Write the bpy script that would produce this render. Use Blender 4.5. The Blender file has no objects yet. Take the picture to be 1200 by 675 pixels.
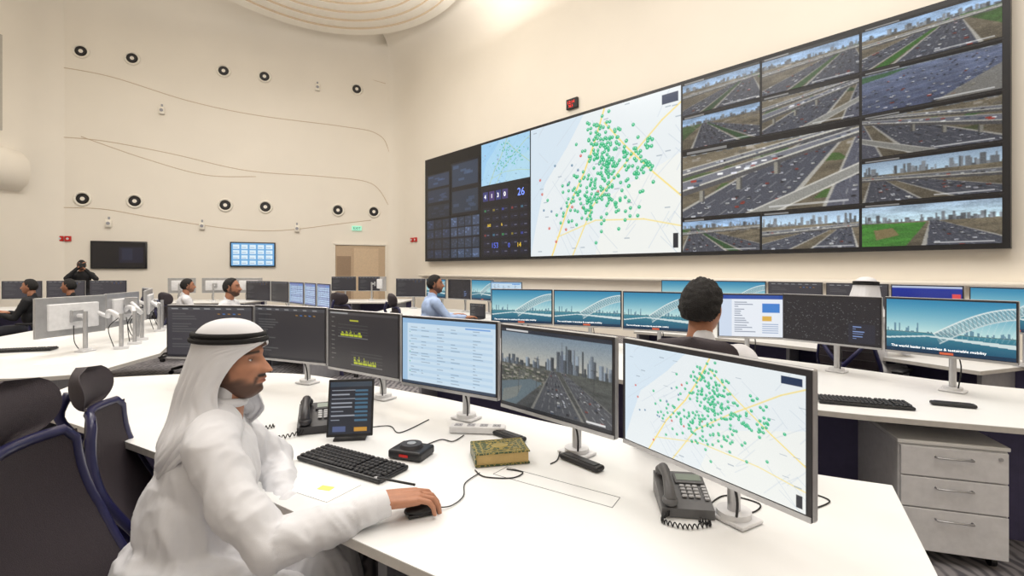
import bpy, bmesh, math, random
import numpy as np
from mathutils import Vector, Matrix, noise
random.seed(4); rng=np.random.RandomState(7)
scene=bpy.context.scene
col=scene.collection
scene.view_settings.view_transform='Standard'
scene.view_settings.look='None'

# ------------------------------------------------------------------ helpers
def lin(c): 
    return tuple(((x/12.92) if x<=0.04045 else ((x+0.055)/1.055)**2.4) for x in c)
def hexc(r,g,b): return (r/255,g/255,b/255)
MATS={}
def mat(name, rgb, rough=.5, metal=0.0, var=.06, scale=25, bump=0, bscale=80, emis=0, coat=0, sheen=0):
    if name in MATS: return MATS[name]
    m=bpy.data.materials.new(name); m.use_nodes=True; nt=m.node_tree; b=nt.nodes['Principled BSDF']
    l=lin(rgb)
    n=nt.nodes.new('ShaderNodeTexNoise'); n.inputs['Scale'].default_value=scale; n.inputs['Detail'].default_value=3
    tc=nt.nodes.new('ShaderNodeTexCoord'); nt.links.new(tc.outputs['Object'],n.inputs['Vector'])
    r=nt.nodes.new('ShaderNodeValToRGB')
    r.color_ramp.elements[0].position=.3; r.color_ramp.elements[1].position=.7
    r.color_ramp.elements[0].color=(*[max(0,x*(1-var)) for x in l],1)
    r.color_ramp.elements[1].color=(*[min(1,x*(1+var)) for x in l],1)
    nt.links.new(n.outputs['Fac'],r.inputs['Fac']); nt.links.new(r.outputs['Color'],b.inputs['Base Color'])
    b.inputs['Roughness'].default_value=rough; b.inputs['Metallic'].default_value=metal
    if coat: b.inputs['Coat Weight'].default_value=coat
    if sheen: b.inputs['Sheen Weight'].default_value=sheen
    if emis:
        nt.links.new(r.outputs['Color'],b.inputs['Emission Color']); b.inputs['Emission Strength'].default_value=emis
        m.cycles.emission_sampling='NONE'
    if bump:
        n2=nt.nodes.new('ShaderNodeTexNoise'); n2.inputs['Scale'].default_value=bscale; n2.inputs['Detail'].default_value=4
        nt.links.new(tc.outputs['Object'],n2.inputs['Vector'])
        bp=nt.nodes.new('ShaderNodeBump'); bp.inputs['Strength'].default_value=bump; bp.inputs['Distance'].default_value=.01
        nt.links.new(n2.outputs['Fac'],bp.inputs['Height']); nt.links.new(bp.outputs['Normal'],b.inputs['Normal'])
    MATS[name]=m; return m
def attr_mat(name, emis=1.0, rough=.5, base=False):
    if name in MATS: return MATS[name]
    m=bpy.data.materials.new(name); m.use_nodes=True; nt=m.node_tree; b=nt.nodes['Principled BSDF']
    a=nt.nodes.new('ShaderNodeAttribute'); a.attribute_name='Col'
    if base: nt.links.new(a.outputs['Color'],b.inputs['Base Color'])
    else:
        b.inputs['Base Color'].default_value=(.01,.01,.012,1)
        nt.links.new(a.outputs['Color'],b.inputs['Emission Color']); b.inputs['Emission Strength'].default_value=emis
        m.cycles.emission_sampling='NONE'
    b.inputs['Roughness'].default_value=rough
    if base:
        n2=nt.nodes.new('ShaderNodeTexNoise'); n2.inputs['Scale'].default_value=350
        bp=nt.nodes.new('ShaderNodeBump'); bp.inputs['Strength'].default_value=.15; bp.inputs['Distance'].default_value=.002
        nt.links.new(n2.outputs['Fac'],bp.inputs['Height']); nt.links.new(bp.outputs['Normal'],b.inputs['Normal'])
    MATS[name]=m; return m

def empty(name, M=None, parent=None):
    o=bpy.data.objects.new(name,None); col.objects.link(o); o.empty_display_size=.1
    if parent: o.parent=parent
    if M is not None: o.matrix_local=M
    return o
def obj(name, me, parent=None, M=None):
    o=bpy.data.objects.new(name,me); col.objects.link(o)
    if parent: o.parent=parent
    if M is not None: o.matrix_local=M
    return o
def T(x,y,z): return Matrix.Translation((x,y,z))
def RZ(a): return Matrix.Rotation(a,4,'Z')
def RX(a): return Matrix.Rotation(a,4,'X')
def RY(a): return Matrix.Rotation(a,4,'Y')

def catmull(pts,n=8,closed=False):
    P=[Vector(p) for p in pts]; out=[]
    N=len(P)
    for i in range(N if closed else N-1):
        if closed: p0,p1,p2,p3=P[(i-1)%N],P[i],P[(i+1)%N],P[(i+2)%N]
        else: p0,p1,p2,p3=P[max(i-1,0)],P[i],P[i+1],P[min(i+2,N-1)]
        for k in range(n):
            t=k/n
            out.append(.5*((2*p1)+(-p0+p2)*t+(2*p0-5*p1+4*p2-p3)*t*t+(-p0+3*p1-3*p2+p3)*t**3))
    if not closed: out.append(P[-1])
    return out

class MB:
    def __init__(s): s.v=[];s.f=[];s.mi=[];s.sm=[];s.mats=[]
    def add(s,vs,fs,m,smooth=False,M=None):
        if m not in s.mats: s.mats.append(m)
        k=s.mats.index(m); o=len(s.v)
        for v in vs:
            v=Vector(v)
            if M is not None: v=M@v
            s.v.append(tuple(v))
        for f in fs: s.f.append([i+o for i in f]); s.mi.append(k); s.sm.append(smooth)
    def box(s,c,sz,m,M=None,bev=0,seg=2):
        x,y,z=[a/2 for a in sz]
        if bev<=0:
            vs=[(c[0]+i*x,c[1]+j*y,c[2]+k*z) for i in(-1,1) for j in(-1,1) for k in(-1,1)]
            fs=[(0,1,3,2),(4,6,7,5),(0,4,5,1),(2,3,7,6),(0,2,6,4),(1,5,7,3)]
            s.add(vs,fs,m,False,M); return
        bm=bmesh.new(); bmesh.ops.create_cube(bm,size=1)
        for v in bm.verts: v.co=Vector((v.co.x*sz[0],v.co.y*sz[1],v.co.z*sz[2]))
        bmesh.ops.bevel(bm,geom=bm.edges[:],offset=min(bev,min(sz)*.49),segments=seg,affect='EDGES',profile=.5)
        bm.verts.index_update()
        vs=[v.co+Vector(c) for v in bm.verts]; fs=[[v.index for v in f.verts] for f in bm.faces]; bm.free()
        s.add(vs,fs,m,bev>.01,M)
    def cyl(s,p0,p1,r0,m,r1=None,n=16,M=None,smooth=True,caps=True):
        p0=Vector(p0);p1=Vector(p1); r1=r0 if r1 is None else r1
        d=(p1-p0).normalized(); a=d.orthogonal().normalized(); b=d.cross(a)
        vs=[]
        for p,r in((p0,r0),(p1,r1)):
            for i in range(n):
                t=2*math.pi*i/n; vs.append(p+a*r*math.cos(t)+b*r*math.sin(t))
        s.add(vs,[(i,(i+1)%n,n+(i+1)%n,n+i) for i in range(n)],m,smooth,M)
        if caps: s.add(vs,[list(range(n))[::-1],list(range(n,2*n))],m,False,M)
    def tube(s,pts,r,m,n=8,M=None,sm=0,closed=False):
        if sm: pts=catmull(pts,sm,closed)
        P=[Vector(p) for p in pts]; N=len(P)
        rr=r if isinstance(r,(list,tuple)) else [r]*N
        if len(rr)!=N: rr=[np.interp(i/(N-1),np.linspace(0,1,len(rr)),rr) for i in range(N)]
        vs=[];a=None
        for i in range(N):
            if closed: d=(P[(i+1)%N]-P[i-1])
            else: d=P[min(i+1,N-1)]-P[max(i-1,0)]
            d=d.normalized() if d.length>1e-9 else Vector((0,0,1))
            if a is None: a=d.orthogonal().normalized()
            a=(a-d*a.dot(d)).normalized(); b=d.cross(a)
            for k in range(n):
                t=2*math.pi*k/n; vs.append(P[i]+(a*math.cos(t)+b*math.sin(t))*rr[i])
        fs=[]
        for i in range(N if closed else N-1):
            j=(i+1)%N
            for k in range(n): fs.append((i*n+k,i*n+(k+1)%n,j*n+(k+1)%n,j*n+k))
        if not closed: fs+= [list(range(n))[::-1],list(range((N-1)*n,N*n))]
        s.add(vs,fs,m,True,M)
    def ell(s,c,r,m,M=None,nu=20,nv=12,R=None):
        vs=[];fs=[]
        for i in range(nv+1):
            ph=math.pi*i/nv
            for j in range(nu):
                th=2*math.pi*j/nu
                v=Vector((r[0]*math.sin(ph)*math.cos(th),r[1]*math.sin(ph)*math.sin(th),r[2]*math.cos(ph)))
                if R is not None: v=R@v
                vs.append(v+Vector(c))
        for i in range(nv):
            for j in range(nu): fs.append((i*nu+j,(i+1)*nu+j,(i+1)*nu+(j+1)%nu,i*nu+(j+1)%nu))
        s.add(vs,fs,m,True,M)
    def prism(s,poly,z0,z1,m,M=None,msides=None):
        n=len(poly)
        vs=[(p[0],p[1],z0) for p in poly]+[(p[0],p[1],z1) for p in poly]
        s.add(vs,[list(range(n))[::-1],list(range(n,2*n))],m,False,M)
        s.add(vs,[(i,(i+1)%n,n+(i+1)%n,n+i) for i in range(n)],msides or m,False,M)
    def surf(s,G,m,M=None,closed=False,smooth=True):
        nr=len(G);nc=len(G[0]); vs=[p for r in G for p in r]; fs=[]
        for i in range(nr-1):
            for j in range(nc if closed else nc-1): fs.append((i*nc+j,i*nc+(j+1)%nc,(i+1)*nc+(j+1)%nc,(i+1)*nc+j))
        s.add(vs,fs,m,smooth,M)
    def mesh(s,name):
        me=bpy.data.meshes.new(name); me.from_pydata(s.v,[],s.f)
        for m in s.mats: me.materials.append(m)
        me.polygons.foreach_set('material_index',s.mi); me.polygons.foreach_set('use_smooth',s.sm); me.update(); return me
    def build(s,name,parent=None,M=None): return obj(name,s.mesh(name),parent,M)

def capsule(mb,p0,p1,r0,r1,M=None):
    m=PLACE
    mb.ell(p0,(r0,)*3,m,M,14,10); mb.ell(p1,(r1,)*3,m,M,14,10); 
    if (Vector(p1)-Vector(p0)).length>1e-5: mb.cyl(p0,p1,r0,m,r1,14,M)
def blob(parts,voxel=.01,smooth=4,material=None,M=None,fold=None,name='body'):
    """one continuous surface grown from overlapping limbs"""
    mb=MB()
    for p in parts:
        if p[0]=='c': capsule(mb,p[1],p[2],p[3],p[4],M)
        elif p[0]=='k':
            pts=p[1];rs=p[2]
            for i in range(len(pts)-1): capsule(mb,pts[i],pts[i+1],rs[i],rs[i+1],M)
        else: mb.ell(p[1],p[2],PLACE,M,24,16,p[3] if len(p)>3 else None)
    o=mb.build('tmp')
    r=o.modifiers.new('r','REMESH'); r.mode='VOXEL'; r.voxel_size=voxel
    s=o.modifiers.new('s','SMOOTH'); s.factor=.5; s.iterations=smooth
    dg=bpy.context.evaluated_depsgraph_get(); dg.update()
    me=bpy.data.meshes.new_from_object(o.evaluated_get(dg)); old=o.data
    bpy.data.objects.remove(o); bpy.data.meshes.remove(old)
    me.name=name; me.materials.clear()
    if material: me.materials.append(material)
    me.polygons.foreach_set('use_smooth',[True]*len(me.polygons))
    me.polygons.foreach_set('material_index',[0]*len(me.polygons))
    if fold:
        nrm=[v.normal.copy() for v in me.vertices]
        for v,n in zip(me.vertices,nrm): v.co+=n*fold(v.co)
    me.update(); return me
PLACE=mat('cloth_white_plain',(.9,.9,.9))

# ------------------------------------------------------------------ materials
M_wall=mat('wall_plaster_cream',hexc(245,238,226),.6,var=.02,scale=.6,bump=.03,bscale=40)
M_ceil=mat('ceiling_plaster',hexc(248,242,230),.6,var=.02,scale=.6)
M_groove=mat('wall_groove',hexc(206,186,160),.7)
M_desk=mat('desk_white_laminate',hexc(236,236,235),.32,var=.015,scale=5)
M_deskedge=mat('desk_edge',hexc(200,196,190),.5)
M_purple=mat('panel_violet',hexc(80,76,112),.6)
M_grey=mat('panel_grey',hexc(162,162,168),.5)
M_white=mat('plastic_white',hexc(222,222,224),.4)
M_silver=mat('metal_silver',hexc(190,190,192),.35,.7)
M_black=mat('plastic_black',hexc(24,24,28),.4,var=.1)
M_dark=mat('plastic_charcoal',hexc(46,44,48),.45,var=.1)
M_pgrey=mat('phone_grey',hexc(96,96,98),.4)
M_chair=mat('chair_fabric',hexc(54,46,52),.7,var=.15,scale=200,bump=.4,bscale=400)
M_chairf=mat('chair_frame_navy',hexc(38,38,76),.3,var=.1)
M_rubber=mat('cable_black',hexc(20,20,22),.6)
M_rib=mat('kandura_white',hexc(222,222,226),.75,var=.015,bump=.12,bscale=600,sheen=.1)
M_agal=mat('agal_black',hexc(18,16,18),.8,bump=.6,bscale=500)
M_skin=mat('skin_hand',hexc(180,126,98),.5,var=.06,scale=60,bump=.1,bscale=300)
M_nail=mat('nail',hexc(216,166,142),.3)
M_head=attr_mat('skin_head',base=True,rough=.5)
M_hair=mat('hair_black',hexc(24,20,19),.7,var=.3,scale=150,bump=1,bscale=250)
M_screen=attr_mat('screen_image',1.0,.25)
M_key=mat('key_black',hexc(36,36,40),.5)
M_keyg=mat('key_grey',hexc(180,180,182),.5)
M_red=mat('alarm_red',hexc(200,30,25),.4)
M_blueshirt=mat('shirt_blue',hexc(176,198,236),.8)
M_trouser=mat('trousers_dark',hexc(40,42,52),.8)
M_blackshirt=mat('shirt_black',hexc(22,22,26),.8)
M_hole=mat('porthole_dark',hexc(30,26,24),.4)
M_ivory=mat('porthole_rim',hexc(246,240,228),.4)
M_txtw=mat('text_white',(1,1,1),.5,var=0,emis=1)
M_txty=mat('text_yellow',hexc(220,190,60),.5,var=0,emis=.8)
M_txtb=mat('text_blue',hexc(110,140,250),.5,var=0,emis=1)
M_txtd=mat('text_dim_blue',hexc(80,100,210),.5,var=0,emis=.8)
M_txtr=mat('text_red',hexc(255,50,40),.5,var=0,emis=1.2)
M_gold=mat('book_gold',hexc(170,150,84),.4,.2)

def carpet():
    m=bpy.data.materials.new('carpet_patterned'); m.use_nodes=True; nt=m.node_tree; b=nt.nodes['Principled BSDF']
    tc=nt.nodes.new('ShaderNodeTexCoord'); v=nt.nodes.new('ShaderNodeTexVoronoi'); v.inputs['Scale'].default_value=9
    w=nt.nodes.new('ShaderNodeTexWave'); w.inputs['Scale'].default_value=5; w.inputs['Distortion'].default_value=6
    mx=nt.nodes.new('ShaderNodeMix'); mx.data_type='FLOAT'; mx.inputs[0].default_value=.5
    nt.links.new(tc.outputs['Object'],v.inputs['Vector']); nt.links.new(tc.outputs['Object'],w.inputs['Vector'])
    nt.links.new(v.outputs['Distance'],mx.inputs[2]); nt.links.new(w.outputs['Fac'],mx.inputs[3])
    r=nt.nodes.new('ShaderNodeValToRGB'); r.color_ramp.elements[0].position=.3; r.color_ramp.elements[1].position=.62
    r.color_ramp.elements[0].color=(*lin(hexc(90,88,94)),1); r.color_ramp.elements[1].color=(*lin(hexc(144,140,142)),1)
    nt.links.new(mx.outputs[0],r.inputs['Fac']); nt.links.new(r.outputs['Color'],b.inputs['Base Color']); b.inputs['Roughness'].default_value=.95
    return m
M_carpet=carpet()
def book_mat():
    m=bpy.data.materials.new('book_cover_ornate'); m.use_nodes=True; nt=m.node_tree; b=nt.nodes['Principled BSDF']
    tc=nt.nodes.new('ShaderNodeTexCoord'); v=nt.nodes.new('ShaderNodeTexVoronoi'); v.inputs['Scale'].default_value=60; v.feature='DISTANCE_TO_EDGE'
    r=nt.nodes.new('ShaderNodeValToRGB'); e=r.color_ramp.elements
    e[0].position=.03; e[0].color=(*lin(hexc(170,150,84)),1); e[1].position=.10; e[1].color=(*lin(hexc(44,68,40)),1)
    nt.links.new(tc.outputs['Object'],v.inputs['Vector']); nt.links.new(v.outputs['Distance'],r.inputs['Fac']); nt.links.new(r.outputs['Color'],b.inputs['Base Color'])
    b.inputs['Roughness'].default_value=.4; return m
M_book=book_mat()

# ------------------------------------------------------------------ raster painter (vertex colours for the displays)
def canvas(w,h,c): a=np.zeros((h,w,3)); a[:]=c; return a
def crect(a,x0,y0,x1,y1,c,al=1):
    h,w,_=a.shape; i0,i1=int(round(y0*h)),int(round(y1*h)); j0,j1=int(round(x0*w)),int(round(x1*w))
    i0=max(i0,0);j0=max(j0,0)
    if i1<=i0:i1=i0+1
    if j1<=j0:j1=j0+1
    a[i0:i1,j0:j1]=a[i0:i1,j0:j1]*(1-al)+np.array(c)*al
def grid(a):
    h,w,_=a.shape; return np.meshgrid((np.arange(w)+.5)/w,(np.arange(h)+.5)/h)
def cpoly(a,pts,c,al=1):
    X,Y=grid(a); ins=np.zeros(X.shape,bool); n=len(pts)
    for i in range(n):
        x0,y0=pts[i];x1,y1=pts[(i+1)%n]
        if y0==y1: continue
        cnd=((y0>Y)!=(y1>Y))&(X<(x1-x0)*(Y-y0)/(y1-y0)+x0); ins^=cnd
    a[ins]=a[ins]*(1-al)+np.array(c)*al
def cline(a,p0,p1,wd,c,al=1):
    h,w,_=a.shape; X,Y=grid(a); asp=w/h
    ax,ay=p0[0]*asp,p0[1]; bx,by=p1[0]*asp,p1[1]; dx,dy=bx-ax,by-ay; L=dx*dx+dy*dy+1e-12
    t=np.clip(((X*asp-ax)*dx+(Y-ay)*dy)/L,0,1); d=np.hypot(X*asp-ax-t*dx,Y-ay-t*dy)
    k=(np.clip((wd-d)*h+.5,0,1)*al)[...,None]; a[:]=a*(1-k)+np.array(c)*k
def cpath(a,pts,wd,c,al=1):
    for i in range(len(pts)-1): cline(a,pts[i],pts[i+1],wd,c,al)
def cdisc(a,x,y,r,c,al=1):
    h,w,_=a.shape; asp=w/h
    j0,j1=max(int((x-r*2/asp)*w)-1,0),int((x+r*2/asp)*w)+2; i0,i1=max(int((y-r*2)*h)-1,0),int((y+r*2)*h)+2
    s=a[i0:i1,j0:j1]
    if s.size==0: return
    Y,X=np.mgrid[i0:i0+s.shape[0],j0:j0+s.shape[1]]
    d=np.hypot(((X+.5)/w-x)*asp,(Y+.5)/h-y); k=(np.clip((r-d)*h+.5,0,1)*al)[...,None]; s[:]=s*(1-k)+np.array(c)*k
def grain(a,s): a+=rng.randn(*a.shape[:2],1)*s; np.clip(a,0,1,out=a)
def cgrad(a,y0,y1,c0,c1):
    h=a.shape[0]; i0,i1=int(y0*h),int(y1*h)
    for i in range(i0,i1):
        t=(i-i0)/max(1,i1-i0-1); a[i]=np.array(c0)*(1-t)+np.array(c1)*t
def blur(a,n=1):
    for _ in range(n):
        p=np.pad(a,((1,1),(1,1),(0,0)),'edge'); a=(p[1:-1,1:-1]*2+p[:-2,1:-1]+p[2:,1:-1]+p[1:-1,:-2]+p[1:-1,2:])/6
    return a
def mott(a,r,amp,n=7):
    X,Y=grid(a); m=np.zeros(X.shape)
    for i in range(n):
        f=2**(i*.6+1); m+=np.sin(X*f*6*(r.rand()+.5)+r.rand()*9+2*np.sin(Y*f*5))*np.sin(Y*f*9*(r.rand()+.5)+r.rand()*9)/(1+i*.4)
    a*=(1+amp*m/2)[...,None]
CARS=[(.95,.96,.98),(.9,.9,.94),(.12,.12,.15),(.66,.68,.72),(.62,.2,.16),(.97,.97,.97),(.25,.3,.38),(.88,.88,.86)]
def carsalong(a,r,P0,P1,w0,w1,n,lanes=4,s0=.008,s1=.045):
    L=sorted([(r.rand()**1.25,(r.randint(lanes)+.5)/lanes) for _ in range(n)])
    for t,l in L:
        x=P0[0]+(P1[0]-P0[0])*t+(l-.5)*(w0+(w1-w0)*t); y=P0[1]+(P1[1]-P0[1])*t; s=s0+(s1-s0)*t; c=CARS[r.randint(8)]
        crect(a,x-s*.5,y,x+s*.5,y+s*.22,(.08,.08,.09),.8); crect(a,x-s*.42,y-s*.75,x+s*.42,y,c); crect(a,x-s*.32,y-s*.65,x+s*.32,y-s*.35,(.1,.12,.15),.9)
def strip(a,P0,P1,w0,w1,c,lanes=4,mark=(.75,.75,.73),edge=(.66,.65,.62)):
    q=[(P0[0]-w0/2,P0[1]),(P0[0]+w0/2,P0[1]),(P1[0]+w1/2,P1[1]),(P1[0]-w1/2,P1[1])]
    if edge: cpoly(a,[(P0[0]-w0*.56,P0[1]),(P0[0]+w0*.56,P0[1]),(P1[0]+w1*.56,P1[1]),(P1[0]-w1*.56,P1[1])],edge)
    cpoly(a,q,c)
    for k in range(1,lanes):
        f=k/lanes-.5
        for j in range(10):
            t0=(j/10)**1.6; t1=((j+.45)/10)**1.6
            cline(a,(P0[0]+f*w0+(P1[0]-P0[0]+f*(w1-w0))*t0,P0[1]+(P1[1]-P0[1])*t0),(P0[0]+f*w0+(P1[0]-P0[0]+f*(w1-w0))*t1,P0[1]+(P1[1]-P0[1])*t1),.0015+.003*t0,mark,.6)
def band(a,y0,y1,th0,th1,c,side=(.30,.30,.31),rail=(.78,.77,.73),cars=0,r=None):
    cpoly(a,[(0,y0),(1,y1),(1,y1+th1),(0,y0+th0)],c); cline(a,(0,y0),(1,y1),.006,rail); cline(a,(0,y0+th0),(1,y1+th1),.011,rail)
    cpoly(a,[(0,y0+th0+.01),(1,y1+th1+.01),(1,y1+th1*1.5+.02),(0,y0+th0*1.5+.02)],side)
    for k in range(cars):
        x=r.rand(); u=r.rand()*.6+.1; y=y0+(y1-y0)*x+(th0+(th1-th0)*x)*u; s=.03*(th0+(th1-th0)*x)/.12; crect(a,x,y,x+s*1.3,y+s,CARS[r.randint(8)])
def p_cctv(w,h,seed,kind='hwy',dark=.92,vx=None,flip=False):
    r=np.random.RandomState(seed); a=canvas(w,h,(.42,.40,.34))
    asph=(.27,.285,.33); sand=(.50,.46,.38)
    skies=dict(hwy=(.58,.70,.84),fly=(.5,.55,.6),park=(.35,.38,.42),city=(.66,.76,.88),open=(.70,.80,.92))
    sk=skies.get(kind,(.6,.7,.8)); hz={'hwy':.30,'fly':.08,'park':.10,'city':.38,'open':.45}[kind]
    cgrad(a,hz,1,tuple(x*.9 for x in sand),tuple(x*.7 for x in sand)); mott(a,r,.22)
    if hz>.03:
        cgrad(a,0,hz,tuple(x*.85 for x in sk),tuple(min(1,x*1.2) for x in sk))
        for i in range(60):
            x=r.rand(); bw=.008+.03*r.rand(); bh=hz*(.08+(.55 if kind=='city' else .36)*r.rand()**2); g_=.32+.3*r.rand()
            crect(a,x,hz-bh,x+bw,hz+.01,(g_*.95,g_,g_*1.05))
    G=lambda:(.14+.08*r.rand(),.27+.12*r.rand(),.11+.05*r.rand())
    if kind=='hwy':
        v0=r.choice([.15,.3,.7,.88]); vx=v0 if vx is None else vx; d=1 if vx<.5 else -1
        cpoly(a,[(vx-.02*d,hz),(vx-.5*d,1),(vx-1.2*d,1),(vx-1.0*d,hz)],G(),.8); mott(a,r,.2)
        for i in range(22):
            x=r.rand(); y=hz+.02+.10*r.rand(); s=.02+.03*r.rand(); g_=.35+.4*r.rand(); crect(a,x,y,x+s*1.5,y+s*.8,(g_,g_*.96,g_*.9),.7)
        strip(a,(vx,hz),(vx+.15*d,1.05),.05,.62,asph,5); strip(a,(vx+.05*d,hz),(vx+.95*d,1.05),.03,.5,asph,4)
        cpoly(a,[(vx+.03*d,hz),(vx+.05*d,hz),(vx+.62*d,1.02),(vx+.50*d,1.02)],G())
        carsalong(a,r,(vx,hz),(vx+.15*d,1.05),.05,.62,60,5); carsalong(a,r,(vx+.05*d,hz),(vx+.95*d,1.05),.03,.5,44,4)
        if seed%2: band(a,hz+.10,hz+.02,.05,.03,(.45,.46,.48),cars=8,r=r)
    elif kind=='fly':
        for i in range(6): x=r.rand();y=.1+.7*r.rand(); cpoly(a,[(x,y),(x+.2,y+.03),(x+.25,y+.12),(x-.05,y+.1)],G(),.7)
        for i in range(26):
            x=r.rand(); y=.06+.2*r.rand(); s=.02+.04*r.rand(); g_=.35+.4*r.rand(); crect(a,x,y,x+s,y+s*.8,(g_,g_*.97,g_*.92),.6)
        strip(a,(.95,.0),(.18,1.1),.10,.75,asph,6); carsalong(a,r,(.95,.0),(.18,1.1),.10,.75,110,6,.008,.034)
        strip(a,(1.05,.12),(1.0,1.1),.1,.34,(.32,.33,.38),4); carsalong(a,r,(1.05,.12),(1.0,1.1),.1,.34,26,4,.01,.03)
        band(a,.46,.10,.13,.05,(.43,.44,.48),cars=20,r=r); band(a,.28,.02,.07,.03,(.45,.46,.49),cars=14,r=r)
        for x,y in ((.12,.62),(.36,.50),(.58,.36)): crect(a,x,y,x+.022,y+.16,(.55,.54,.5)); crect(a,x+.022,y,x+.035,y+.16,(.28,.28,.28))
        cpoly(a,[(.42,1),(1,.52),(1,.62),(.6,1)],(.54,.54,.52)); cline(a,(.42,1),(1,.52),.008,(.8,.79,.76)); cline(a,(.6,1),(1,.63),.008,(.8,.79,.76))
    elif kind=='park':
        cgrad(a,hz,1,(.36,.40,.50),(.24,.27,.36)); mott(a,r,.18)
        for i in range(6): cline(a,(-.1,.25+.16*i),(1.1,.12+.08*i),.003,(.6,.62,.66),.6)
        carsalong(a,r,(.7,.15),(.2,1),.7,1.2,110,12,.014,.035); cpoly(a,[(.55,1),(1,.45),(1,1)],(.5,.48,.42),.7); cpoly(a,[(0,.12),(.4,.1),(.2,.2),(0,.25)],G(),.8)
    elif kind=='city':
        strip(a,(.15,hz),(1.05,1.05),.04,.6,asph,5); strip(a,(.1,hz),(.25,1.05),.03,.45,asph,4); carsalong(a,r,(.15,hz),(1.05,1.05),.04,.6,44,5); carsalong(a,r,(.1,hz),(.25,1.05),.03,.45,36,4)
        band(a,hz+.03,hz+.12,.05,.09,(.42,.43,.45),cars=14,r=r)
    elif kind=='open':
        cpoly(a,[(0,hz+.02),(.5,hz+.03),(.35,1),(0,1)],(.25,.50,.18)); mott(a,r,.2); cpoly(a,[(.1,.62),(.25,.58),(.3,.75),(.12,.85)],(.50,.44,.30))
        strip(a,(.55,hz),(.85,1.05),.05,.7,asph,4); carsalong(a,r,(.55,hz),(.85,1.05),.05,.7,42,4)
    if flip: a=a[:,::-1].copy()
    a=blur(a*dark,1); grain(a,.03); crect(a,0,0,1,.075,(.02,.02,.025)); crect(a,.03,.02,.3,.055,(.5,.5,.5)); crect(a,.55,.93,.95,.955,(.85,.85,.85),.6)
    return a
def p_map(w,h,seed=3,n=230,bar=True):
    r=np.random.RandomState(seed); a=canvas(w,h,(.90,.925,.935))
    cpoly(a,[(0,0),(.42,0),(.30,.2),(.12,.45),(.05,.75),(0,1)],(.83,.89,.935))
    cpoly(a,[(.6,.6),(1,.4),(1,1),(.5,1)],(.93,.94,.925))
    for i in range(60):
        x,y=r.rand(2); an=.9*(1 if i%2 else -1)*(.7+.5*r.rand()); L=.1+.35*r.rand()
        cline(a,(x,y),(x+L*math.cos(an)*.7,y+L*math.sin(an)),.0018,(.78,.82,.86),.8)
    Y=(.97,.86,.45)
    cpath(a,[(.18,1),(.3,.66),(.42,.42),(.5,.2),(.56,0)],.006,Y); cpath(a,[(.34,1),(.48,.66),(.66,.44),(.9,.18),(1,.1)],.005,Y,.8)
    cpath(a,[(.56,.1),(.7,.3),(.86,.5),(1,.66)],.005,Y,.8); cpath(a,[(.22,.86),(.5,.76),(.8,.78),(1,.84)],.004,Y,.7)
    G=(.08,.69,.45)
    def dot(x,y,c,s=.0118):
        if not(.01<x<.99 and .02<y<.98): return
        cdisc(a,x,y,s,c); cdisc(a,x,y-.3*s,s*.38,(.75,.95,.85))
    for i in range(int(n*.028)): dot(.08+.45*r.rand(),.25+.65*r.rand(),(.85,.2,.2),.010)
    for i in range(int(n*.03)): dot(.1+.3*r.rand(),.3+.4*r.rand(),(.3,.42,.6),.009)
    cl=[(.50,.20,.05,.08,.14),(.57,.30,.06,.09,.16),(.66,.36,.09,.10,.2),(.53,.50,.08,.10,.18),(.43,.62,.09,.08,.12),(.80,.42,.05,.08,.09),(.62,.64,.12,.08,.12),(.33,.52,.08,.12,.06)]
    for cx,cy,sx,sy,p in cl:
        for i in range(int(n*p)):
            dot(cx+r.randn()*sx,cy+r.randn()*sy,G)
    for i in range(30): x,y=r.rand(2); crect(a,x,y,x+.03,y+.007,(.6,.65,.7),.7)
    if bar:
        crect(a,.9,.03,.985,.09,(.12,.2,.32)); crect(a,.96,.88,.985,.97,(.1,.12,.16)); 
    return a
def p_dash(w,h):
    a=canvas(w,h,(.175,.165,.175)); crect(a,0,0,1,.05,(.26,.25,.26)); crect(a,.03,.015,.3,.035,(.6,.6,.6)); r=np.random.RandomState(2)
    for k,(y0,x0) in enumerate(((.42,.35),(.88,.55))):
        for i in range(40):
            x=x0-.16+i*.008; hh=.02+.10*abs(math.sin(i*.41+k))*r.rand()+.015
            crect(a,x,y0-hh,x+.005,y0,(.70,.74,.16))
        crect(a,x0-.2,y0+.01,x0+.24,y0+.015,(.45,.45,.45))
        for j in range(4): crect(a,x0-.2,y0-.2+.05*j,x0+.24,y0-.198+.05*j,(.25,.25,.25))
    for i in range(10): crect(a,.05,.1+.08*i,.05+.03+.04*r.rand(),.112+.08*i,(.42,.42,.4))
    crect(a,.33,.13,.46,.15,(.7,.7,.2)); return a
def p_dark(w,h,seed=1,base=(.20,.19,.20)):
    a=canvas(w,h,base); r=np.random.RandomState(seed); crect(a,0,0,1,.07,(.27,.27,.29)); crect(a,0,.95,1,1,(.12,.12,.14))
    for i in range(7):
        x=.05+.13*i; crect(a,x,.025,x+.05+.03*r.rand(),.04,(.6,.6,.6))
    for i in range(16):
        y=.13+.05*i
        if r.rand()<.5: crect(a,.06,y,.06+.1+.22*r.rand(),y+.01,(.34,.34,.34))
    for i in range(5):
        x=.6+.06*i; crect(a,x,.14,x+.03,.155,(.25,.45,.7) if i%2 else (.6,.45,.2))
    return a
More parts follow.
